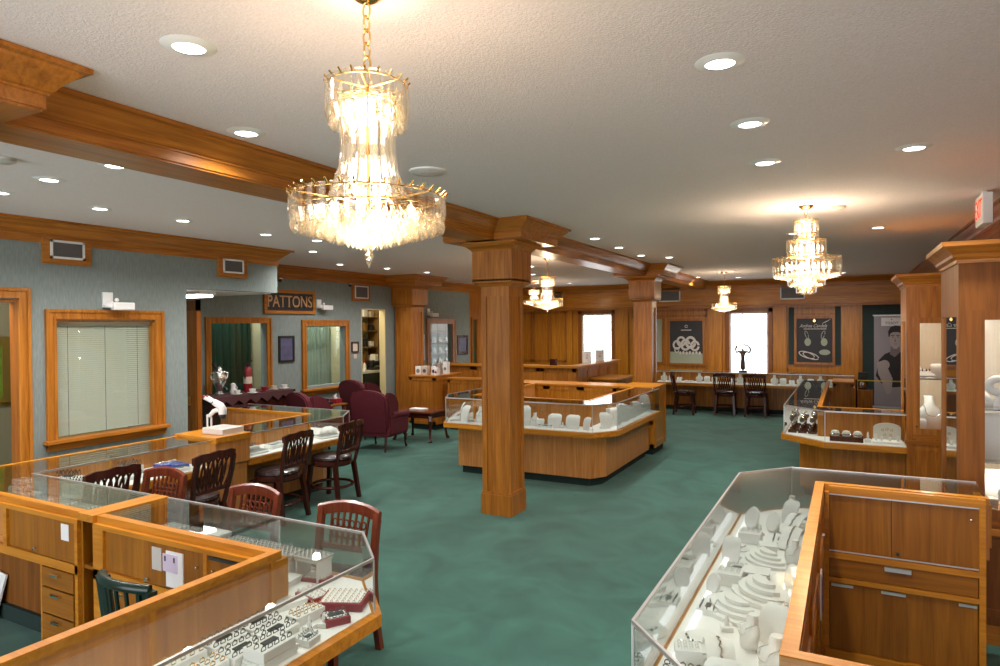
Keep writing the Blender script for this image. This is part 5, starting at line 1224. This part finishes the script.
def p_box():
    t = proto('ring_block', 'display form'); MB().box(-.055,-.045,0,.055,.045,.055,bev=.003).build('block', 'fabric_white', t)
    add_rings(t, [(-.035+.0235*i, -.025+.025*j, .055) for i in range(4) for j in range(3)], 'silver', .8); return t
def p_plate():
    t = proto('necklace_plate', 'display form'); MB().lathe([(0,0),(.085,0),(.09,.006),(.07,.016),(.03,.024),(0,.026)], seg=28).build('plate', 'fabric_white', t, True)
    for k in range(7):
        a = PI*(k+.5)/7; MB().ball((.055*math.cos(a), -.055*math.sin(a), .024), .0045, seg=8, rng=5).build('bead', 'dark', t, True)
    MB().tube([(.055*math.cos(a), -.055*math.sin(a), .0235) for a in [PI*k/16 for k in range(17)]], .0015, 4).build('chain', 'silver', t, True); return t
def p_wave():
    t = proto('bracelet_ramp', 'display form'); secs = []
    for i in range(15):
        u = i/14; y = -.09+.18*u; z = .012+.075*math.sin(u*PI*.8)**1.2; secs.append([(-.045,y,z),(.045,y,z),(.045,y+.003,z+.007),(-.045,y+.003,z+.007)])
    MB().strip(secs).build('ramp', 'fabric_white', t, True); MB().box(-.04,-.08,0,.04,.08,.011).build('base', 'fabric_white', t)
    MB().tube([(.0+.004*math.sin(u*30), -.08+.13*u, .024+.075*math.sin((.05+.72*u)*PI*.8)**1.2) for u in [k/14 for k in range(15)]], .003, 4).build('bracelet', 'silver', t, True); return t
def p_riser():
    t = proto('white_riser', 'display form'); MB().box(-.07,-.06,.055,.07,.06,.062,bev=.002).build('top', 'fabric_white', t); MB().box(-.065,-.055,0,-.058,.055,.055).build('side', 'fabric_white', t); MB().box(.058,-.055,0,.065,.055,.055).build('side', 'fabric_white', t); return t
def p_cone():
    t = proto('ring_finger', 'display form'); MB().box(-.022,-.022,0,.022,.022,.018,bev=.002).build('base', 'fabric_white', t); MB().lathe([(0,.018),(.009,.018),(.007,.045),(.003,.055),(0,.056)], seg=10).build('cone', 'fabric_white', t, True); add_rings(t, [(0,0,.028)], 'silver', 1.1); return t
def p_stack(n=3):
    t = proto('card_stack', 'cards')
    for k in range(n): MB().box(-.07+.004*k,-.05,.011*k+.0005,.07+.003*k,.05,.011*(k+1)).build('card_tray', 'white', t)
    return t
def p_watch():
    t = proto('watch', 'watch'); MB().box(-.03,-.03,0,.03,.03,.012).build('stand_base', 'mahogany', t); MB().tube([(0,.018,.012),(0,.02,.075)], .005, 6).build('stand_post', 'mahogany', t)
    MB().tube([(0, .004+.030*math.cos(a), .075+.034*math.sin(a)) for a in [2*PI*k/16 for k in range(16)]], .007, 6, closed=True).build('bracelet', 'chrome', t, True)
    q = MB(); q.lathe([(0,0),(.019,0),(.020,.006),(.016,.009),(0,.009)], seg=18); q.xf(Matrix.Translation((0,-.024,.078)) @ Matrix.Rotation(PI/2-.2, 4, 'X')); q.build('case', 'chrome', t, True)
    q = MB(); q.lathe([(0,0),(.014,0),(.014,.001),(0,.001)], seg=16); q.xf(Matrix.Translation((0,-.0335,.080)) @ Matrix.Rotation(PI/2-.2, 4, 'X')); q.build('dial', 'dark', t, True); return t
PR = {'tray': T_ring, 'gold': T_gold, 'redbig': T_redbig, 'redsm': T_redsm, 'redflat': T_redflat, 'pad': T_pad, 'dark': T_dark, 'blue': T_blue,
      'bust': p_bust(), 'bigbust': p_bust(.27, .20), 'easel': p_easel(), 'bigeasel': p_easel(.20, .15), 'steps': p_steps(), 'oval': p_oval(), 'block': p_box(), 'plate': p_plate(), 'wave': p_wave(), 'riser': p_riser(), 'cone': p_cone(), 'stack': p_stack(), 'watch': p_watch()}
DONE = set()
def put(kind, x, y, z, rz, label, group, sc=None):
    p = PR[kind]
    if kind not in DONE:
        DONE.add(kind); o = p; PR0[kind] = p
        # keep a pristine source: the first placed is the source itself; copies reset the transform
    else: o = dup(p, (x,y,z), rz)
    o.location = (x,y,z); o.rotation_euler = (0,0,rz); o.scale = sc or (1,1,1); o['label'] = label; o['group'] = group
    return o
PR0 = {}
# right front case
Z = .7195; g = 'white forms in the lower right case'
for k, x, y, r, sc, l in (('oval',-.47,3.86,-.6,(1.2,)*3,'upright oval earring pad at the far end of the lower right case'),
    ('bust',-.30,4.12,-.7,(.7,.7,.7),'white bust in the far corner of the lower right case'),('easel',-.27,4.02,-.8,None,'white necklace easel by the back rail at the far end of the lower right case'),
    ('wave',-.25,3.86,-.5,None,'white curved ramp at the far end beside the wood rail'),('block',-.45,3.60,0,None,'white ring block nearest the oval pad in the lower right case'),
    ('tray',-.31,3.62,PI/2,(.8,.8,.8),'small white ring tray between block and ramp, far end of the lower right case'),('wave',-.25,3.60,-.3,None,'second white curved ramp from the far end beside the wood rail'),
    ('steps',-.33,3.34,2.3,(1.0,1.0,1.1),'white stepped riser, farthest of three in the lower right case'),('bust',-.23,3.33,-.6,(.7,.7,.62),'white bust beside the farthest stepped riser'),
    ('easel',-.49,3.30,-.3,(.8,.8,.8),'small white necklace easel at the glass beside the farthest stepped riser'),('block',-.46,2.98,0,None,'white ring block in the middle of the lower right case by the glass'),
    ('riser',-.36,3.06,0,(.8,.8,.8),'small white table riser in the middle of the lower right case'),('steps',-.30,2.90,2.2,(1.25,1.25,1.5),'white stepped riser in the middle against the wood rail'),
    ('cone',-.20,3.16,0,None,'single white ring finger behind the middle stepped riser'),('oval',-.50,2.84,-.5,(.9,.9,.9),'oval pad leaning near the glass in the middle of the lower right case'),
    ('steps',-.38,2.70,2.3,(1.2,1.2,1.2),'white stepped riser, nearest of three in the lower right case'),('block',-.22,2.68,.1,None,'white ring block against the rail beside the nearest stepped riser'),
    ('plate',-.46,2.38,0,None,'round white plate with dark beads near the glass'),('bust',-.31,2.42,-1.0,(.75,.75,.6),'white bust beside the round beaded plate, lower right case'),
    ('easel',-.22,2.50,-.5,None,'white easel at the rail beside the bust near the beaded plate'),('wave',-.37,2.20,.3,None,'curved ramp in front of the round beaded plate'),
    ('bust',-.22,2.24,-.9,(.85,.85,.7),'larger white bust nearest the rail in the near half of the lower right case'),('tray',-.47,2.10,.1,(.8,.8,.8),'white ring tray in the near corner of the lower right case'),
    ('easel',-.33,2.02,.1,None,'white easel in the near corner of the lower right case'),('plate',-.24,2.00,.4,(.8,.8,.8),'small beaded plate by the rail in the near corner'),
    ('bust',-.46,1.90,-.6,(.7,.7,.6),'white bust at the near chamfered corner of the lower right case'),('block',-.30,1.82,.2,None,'white ring block in the near run of the lower right case'),
    ('pad',-.14,1.80,0,None,'grey pad in the near run of the lower right case'),('steps',-.02,1.84,3.14,(.6,.6,.8),'small stepped riser at the near run end of the lower right case'),
    ('bust',.10,4.2,.1,(.7,.7,.7),'white bust in the far cross run of the lower right case')):
    put(k, x, y, Z, r, l, g, sc)
for k, x, y, r, sc, l in (('oval',-.36,3.84,-.5,(1.1,)*3,'second oval earring pad, behind the first at the far end'),('cone',-.42,3.74,.2,None,'ring finger between the oval pads and the far ring block'),('plate',-.49,3.46,.2,(.6,.6,.8),'small plate of beads by the glass before the far ring block'),
    ('stack',-.36,3.50,.2,(.6,.8,1),'low white card stack behind the farthest stepped riser'),('tray',-.45,3.14,.1,(.6,.7,.6),'little ring tray before the middle ring block, lower right case'),('wave',-.19,3.44,-.4,(.7,.7,.8),'small ramp against the rail beside the farthest riser'),
    ('tray',-.49,2.66,PI/2,(.6,.7,.6),'little ring tray at the glass beside the nearest stepped riser'),('cone',-.33,2.56,0,None,'ring finger before the nearest stepped riser'),('cone',-.40,2.52,.3,None,'ring finger beside the beaded plate'),
    ('easel',-.20,3.06,-.6,(.7,.7,.7),'small easel against the rail behind the middle stepped riser'),('block',-.48,2.24,.3,(.8,.8,.8),'ring block at the glass near the bottom of the lower right case'),('wave',-.205,2.385,-.2,(.8,.6,.7),'curved ramp against the rail between the two lower busts'),
    ('cone',-.36,2.08,.3,(1.2,1.2,1.2),'ring finger in the near corner between tray and easel'),('tray',-.20,1.84,0,(.6,.7,.7),'little ring tray in the near run below the rail'),('stack',-.30,2.62,.5,(.5,.6,1),'small white card stack in front of the nearest riser')):
    put(k, x, y, Z, r, l, g, sc)
LT = MB(); wall_strip(LT, offs([(-.573,4.05),(-.573,1.93)], -.045), 0, -.022, .7195, .733); LT.build('light_tube', 'case_tube', caseR)
# near left case, right run
Z = .6145; g = 'ring trays in the near left case'
for k, x, y, r, sc, l in (('tray',-2.145,1.90,PI/2,None,'white ring tray by the wood doors, farthest of three along them'),('tray',-2.145,1.73,PI/2,None,'white ring tray by the wood doors, middle of three along them'),
    ('gold',-2.15,1.56,PI/2,None,'white tray of gold rings by the wood doors at the bottom edge'),('tray',-2.025,1.88,PI/2+.05,None,'white ring tray in the second row beside the gold ring tray'),
    ('tray',-2.02,1.71,PI/2,None,'white ring tray in the second row, middle'),('gold',-2.02,1.54,PI/2,(1.1,1.1,1),'white tray with gold pieces at the bottom edge of the second row'),
    ('gold',-2.03,2.05,PI/2-.1,None,'white tray with two rows of gold rings behind the ring fingers'),('stack',-1.905,1.74,PI/2,(1.2,1.1,1),'stack of white tray liners carrying a ring tray'),
    ('cone',-1.95,1.99,.2,None,'white ring finger, rear left of three'),('cone',-1.92,2.04,.4,None,'white ring finger, rear right of three'),('cone',-1.91,1.95,.1,None,'white ring finger, front left of the group'),
    ('tray',-1.87,1.90,PI/2+.1,(.45,.6,.8),'tiny white tray with a dark price plate beside the ring fingers'),
    ('redbig',-1.985,2.24,PI/2-1.15,None,'large red edged tray with rows of small gold pieces at the glass corner'),('redsm',-1.90,2.09,PI/2-.55,None,'small red edged tray in front of the large red edged one'),
    ('redflat',-2.17,2.24,-.25,None,'flat red edged tray with fine chains left of the large red tray'),('redflat',-2.30,2.40,.2,(.9,.8,1),'flat red edged tray against the rear glass'),
    ('stack',-2.42,2.30,.1,None,'stack of white card trays left of the flat red trays'),('stack',-2.19,2.10,PI/2-.3,(1.2,.5,.7),'narrow white stack lying beside the wood end of the doors'),
    ('stack',-2.60,2.20,.1,None,'white card stack low behind the staff rail')):
    put(k, x, y, Z, r, l, g, sc)
for x, y, sx_, l in ((-2.33,2.42,1.0,'raised grey pad of dark studs nearest the chamfered glass corner'),(-2.50,2.40,1.0,'raised grey pad of dark studs, second from the chamfered corner'),(-2.67,2.41,1.0,'raised grey pad of dark studs, third from the chamfered corner'),(-2.84,2.40,1.0,'raised grey pad of dark studs, fourth from the chamfered corner'),(-3.20,2.40,1.0,'raised grey pad of dark studs, second from the filler cabinet'),(-3.38,2.40,1.0,'raised grey pad of dark studs next to the filler cabinet')):
    put('riser', x, y-.01, Z, 0, 'white riser under the '+l.replace('raised ', ''), g, (1.1,.9,1.7)); put('pad', x, y-.01, Z+.1065, 0, l, g)
put('riser', -3.02, 2.39, Z, 0, 'white riser under the bright card tray', g, (1.1,.9,1.7)); put('stack', -3.02, 2.39, Z+.1065, 0, 'bright white card tray raised under the glass between grey pads', g, (1.05,.9,1))
for x, y, k_, l in ((-3.86,2.40,'pad','raised grey pad at the right end of the left corner case'),(-4.04,2.40,'dark','raised pad with dark rings, second from the filler cabinet, left side'),(-4.26,2.40,'dark','raised pad with dark rings, third from the filler cabinet, left side'),(-4.48,2.40,'dark','raised pad with dark rings, fourth from the filler cabinet, left side'),(-4.70,2.40,'dark','raised pad with dark rings, fifth from the filler cabinet, left side'),(-4.93,2.42,'tray','raised white ring tray at the inner glass corner'),(-5.17,2.50,'tray','raised white ring tray in the very corner of the left case'),(-5.20,2.70,'dark','raised white tray of dark rings behind the corner tray'),(-5.38,2.62,'tray','raised white ring tray nearest the rear rail in the left corner')):
    put('riser', x, y, Z, 0, 'white riser under the '+l.replace('raised ', ''), g, (1.1,.9,1.7)); put(k_, x, y, Z+.1065, 0, l, g, (.95,.9,.8))
Z2 = Z+.0335
put('tray', -1.905, 1.74, Z2, PI/2, 'white ring tray lying on top of the stack of tray liners', g)
# left corner case
g = 'trays in the left corner case'
for k, x, y, r, sc, l in (('tray',-5.36,2.92,.5,(1,1,2.6),'white ring tray leaning in the corner under the blinds window'),
    ('tray',-5.14,2.86,.3,(.9,.9,2.2),'raised white ring tray beside the leftmost chair back'),('stack',-5.36,3.10,PI/2,(1.2,.8,2),'white card boxes behind the leftmost chair back'),('stack',-5.20,3.30,PI/2,(1.3,.6,1),'long white box behind the leftmost chair'),
    ('tray',-5.38,3.42,PI/2,(1.1,1.3,2.2),'raised white box tray left of the black striped tray'),('dark',-5.22,3.52,PI/2,None,'white tray with black ring slots left of the blue tray'),('blue',-5.38,3.78,PI/2-.1,None,'blue velvet ring tray in the case under the blinds window'),('blue',-5.24,3.80,PI/2,(.6,.6,1),'small blue velvet tray beside the larger blue one'),('tray',-5.12,3.72,PI/2,(.8,.8,.8),'small white ring tray in front of the blue trays')):
    put(k, x, y, Z, r, l, g, sc)
g = 'trays in the case before the tea table'
for k, x, y, r, sc, l in (('dark',-5.16,4.55,PI/2,(1.2,1,1),'white tray with dark stones beside the divider cabinet'),('tray',-5.30,4.62,PI/2,(1,1,1.5),'raised white tray behind the dark stone tray'),('tray',-5.22,4.85,PI/2,None,'white tray of silver rings, second from the divider cabinet'),
    ('tray',-5.30,5.10,PI/2,(1.2,1,1),'white tray third from the divider cabinet'),('stack',-5.25,5.32,PI/2,None,'white card stack before the dark bead tray'),('dark',-5.18,5.58,PI/2-.2,(1.2,1.2,1),'white tray with bold black beads near the case corner'),
    ('stack',-5.36,5.50,.4,(.8,.8,.8),'small white boxes behind the black bead tray')):
    put(k, x, y, Z, r, l, g, sc)
t = thing('draped_cloth', 'crumpled white cloth heap at the far corner of the low case', 'cloth', (-5.30,5.75,Z))
mb = MB(); tb = bmesh.new(); bmesh.ops.create_icosphere(tb, subdivisions=3, radius=.10)
for v in tb.verts: v.co *= 1+.16*math.sin(v.co.x*90)*math.sin(v.co.y*80+1)*math.cos(v.co.z*60); v.co.z = max(v.co.z*.62, -.03)
mb.merge(tb, Matrix.Translation((-5.30,5.75,Z+.031))); mb.build('folds', 'fabric_white', t, True)
# island
Z = .6495; g = 'busts in the island case'
side = 0
for k, x, y, r, sc, l in (('bigeasel',-4.42,7.35,-1.0,None,'white necklace board at the left end of the island case'),('wave',-4.38,7.12,-.8,(1.4,1.4,1.2),'white ramp at the left front corner of the island case'),('bigeasel',-4.22,7.10,-.5,None,'tall white curved board left of the column in the island case'),('bust',-4.08,7.12,-.3,None,'white bust just left of the column in the island case'),
    ('bust',-3.95,7.12,0,None,'white bust second left of the column in the island case'),('bigeasel',-3.47,7.14,.3,(1.1,1,1.15),'tallest white curved necklace board right of the column'),('bust',-3.32,7.12,.1,(.85,.85,.8),'small white bust next to the tallest necklace board'),
    ('easel',-3.22,7.10,0,(.8,.8,.7),'little white easel before the small bust'),('bigeasel',-3.05,7.14,.1,(1,1,.78),'white necklace board in the middle of the island front'),('cone',-2.95,7.10,0,(1.3,1.3,1.3),'white ring finger in the middle of the island front'),
    ('bigeasel',-2.82,7.14,.05,(1,1,.78),'white necklace board left of the island corner'),('tray',-3.15,7.05,0,(1.2,.5,.6),'low white tray in the middle of the island front'),('easel',-2.62,7.08,-.5,(1,1,1.1),'white easel turned at the island corner'),
    ('bigeasel',-2.52,7.30,.8,(.8,.8,.9),'white board at the island corner, first of the right side'),('bust',-2.50,7.44,.9,(1.1,1.1,1.1),'white bust first round the island corner'),('bigeasel',-2.52,7.60,.9,None,'curved white board second round the island corner'),
    ('bust',-2.48,7.76,1.2,None,'white bust third round the island corner'),('bigeasel',-2.52,7.92,1.0,(1,1,1.1),'tall curved white board midway along the island right side'),('bust',-2.48,8.08,1.2,None,'white bust midway along the island right side'),
    ('easel',-2.50,8.24,1.2,(1.2,1.2,1.2),'white easel past midway along the island right side'),('bust',-2.48,8.38,1.2,None,'white bust past midway along the island right side'),('bigeasel',-2.52,8.55,1.1,(.9,.9,.9),'curved board third from the far end of the island right side'),
    ('bust',-2.48,8.72,1.2,None,'white bust second from the far end of the island right side'),('bigeasel',-2.52,8.90,1.1,(1.1,1.1,1.25),'tall curved board at the far end of the island right side')):
    put(k, x, y, Z, r, l, g, sc)
# mid right case
Z = .6545; g = 'watches on stands'
rnd = random.Random(11)
ROWS = ('front row','second row','third row','fourth row','fifth row','sixth row')
COLS = ('at the glass','centre','beside the wood back')
for j in range(6):
    for i in range(3):
        put('watch', -.545+.100*i+.010*(j % 2), 7.86+.115*j+.015*rnd.random(), Z, .3*(rnd.random()-.5), 'wristwatch on a dark stand in the %s, %s' % (ROWS[j], COLS[i]), g, (1.4,1.4,1.5+.6*rnd.random()))
g = 'displays in the case before the smaller tall cabinet'
t = thing('watch_tray', 'dark brown tray with three white cuffs in the front of the mid right case', 'tray', (-.02,7.5,Z))
MB().box(-.17,7.43,Z,.13,7.57,Z+.05,bev=.004).build('tray', 'mahogany', t)
for x in (-.12,-.02,.08): MB().lathe([(0,.05),(.036,.05),(.042,.075),(.03,.10),(0,.108)], seg=18).xf(Matrix.Translation((x,7.5,Z))).build('cuff', 'fabric_white', t, True); MB().tube([(x+.044*math.cos(a),7.5+.044*math.sin(a),Z+.072) for a in [2*PI*k/16 for k in range(16)]], .006, 5, closed=True).build('bracelet', 'chrome', t, True)
put('cone', .17, 7.50, Z, 0, 'slim ring stand between the dark tray and the arched display', g, (1.2,1.2,1.9))
t = thing('arched_display', 'cream arched backdrop with small rings and pegs beside the smaller tall cabinet', 'display', (.35,7.55,Z))
MB().box(.21,7.44,Z,.47,7.64,Z+.025,bev=.003).build('base', 'fabric_white', t)
q = [(.22,Z+.025),(.46,Z+.025),(.46,Z+.14)]+[(.34+.12*math.cos(a), Z+.14+.05*math.sin(a)) for a in [PI*k/12 for k in range(1,12)]]+[(.22,Z+.14)]
MB().prism_axis(q, 7.60, 7.615, 'y').build('arch', 'cream', t)
for x, z in ((.30,.12),(.34,.13),(.38,.12),(.32,.07),(.37,.07)): MB().tube([(x+.011*math.cos(a),7.592,Z+z+.011*math.sin(a)) for a in [2*PI*k/12 for k in range(12)]], .0022, 4, closed=True).build('ring', 'gold', t)
for x, h in ((.24,.06),(.29,.04),(.36,.035),(.43,.05)): MB().lathe([(0,.025),(.012,.025),(.010,.025+h),(0,.03+h)], seg=10).xf(Matrix.Translation((x,7.50,Z))).build('peg', 'fabric_white', t, True)
# far case
Z = .6145; g = 'white forms in the far wall case'
FK = [('bust',-3.55),('easel',-3.38),('wave',-3.22),('tray',-3.02),('bust',-2.80),('easel',-2.64),('bust',-2.48),('wave',-2.12),('bust',-1.98),('bust',-1.32),('easel',-1.16),('wave',-1.0),('bust',-.84),('easel',-.66),('bust',-.48),('easel',-.30)]
FW = ('at the left end','second from the left','third from the left','fourth, low, before the bright poster','right of the leftmost chair','between left chair and middle chair','just left of the middle chair','between the two right chairs','second between the two right chairs','just right of the last chair','second right of the last chair','third right of the last chair','fourth right of the last chair','fifth right of the last chair','before the cursive poster','before the right end of the case')
NM = {'bust':'bust','easel':'easel','wave':'ramp','tray':'ring tray'}
for (k, x), w_ in zip(FK, FW): put(k, x, 14.3, Z, .1, 'small white %s in the far wall case, %s' % (NM[k], w_), g, (1.1,1.1,1.0))
# tall cabinets
g = 'forms in the tall cabinets'
put('bigbust', .72, 7.75, .776, .3, 'white necklace bust on the floor of the smaller tall cabinet', g, (1.3,1.1,1.25)); put('easel', .62, 7.60, .776, -.2, 'white easel low at left in the smaller tall cabinet', g)
put('plate', .66, 7.70, 1.309, .2, 'round white plate on the shelf of the smaller tall cabinet', g, (1.3,1.3,3)); put('easel', .76, 7.68, 1.309, .2, 'white easel on the shelf of the smaller tall cabinet', g); put('wave', .60, 7.85, 1.309, .2, 'white ramp behind on the shelf of the smaller tall cabinet', g)
t = thing('ring_display', 'white doughnut shaped form on the upper shelf of the nearest tall cabinet', 'display form', (.80,4.9,1.339))
MB().tube([(.80+.048*math.cos(a),4.9,1.339+.125+.040*math.sin(a)) for a in [2*PI*k/24 for k in range(24)]], .024, 10, closed=True).build('doughnut', 'fabric_white', t, True); MB().lathe([(0,0),(.03,0),(.02,.02),(.012,.065),(0,.068)], seg=14).xf(Matrix.Translation((.80,4.9,1.339))).build('stem', 'fabric_white', t, True)
put('bigbust', .95, 5.1, 1.339, .3, 'white bust on the upper shelf of the nearest tall cabinet', g); put('wave', .70, 4.95, 1.339, .5, 'white ramp at left on the upper shelf of the nearest tall cabinet', g)
put('bigeasel', .76, 4.92, 1.029, .1, 'arched white board on the middle shelf of the nearest tall cabinet', g, (1.3,1.2,1.3)); put('plate', .95, 5.0, 1.029, 0, 'round plate on the middle shelf of the nearest tall cabinet', g)
put('stack', .72, 4.85, .726, .2, 'white boxes on the floor of the nearest tall cabinet', g, (.8,.8,2)); put('bust', .86, 4.9, .726, .1, 'small white bust on the floor of the nearest tall cabinet', g); put('easel', .79, 5.05, .726, .1, 'white easel behind on the floor of the nearest tall cabinet', g, (1.3,1.3,1.5))
for k in list(PR):
    if k not in DONE:
        for c in list(PR[k].children): bpy.data.objects.remove(c)
        bpy.data.objects.remove(PR[k])
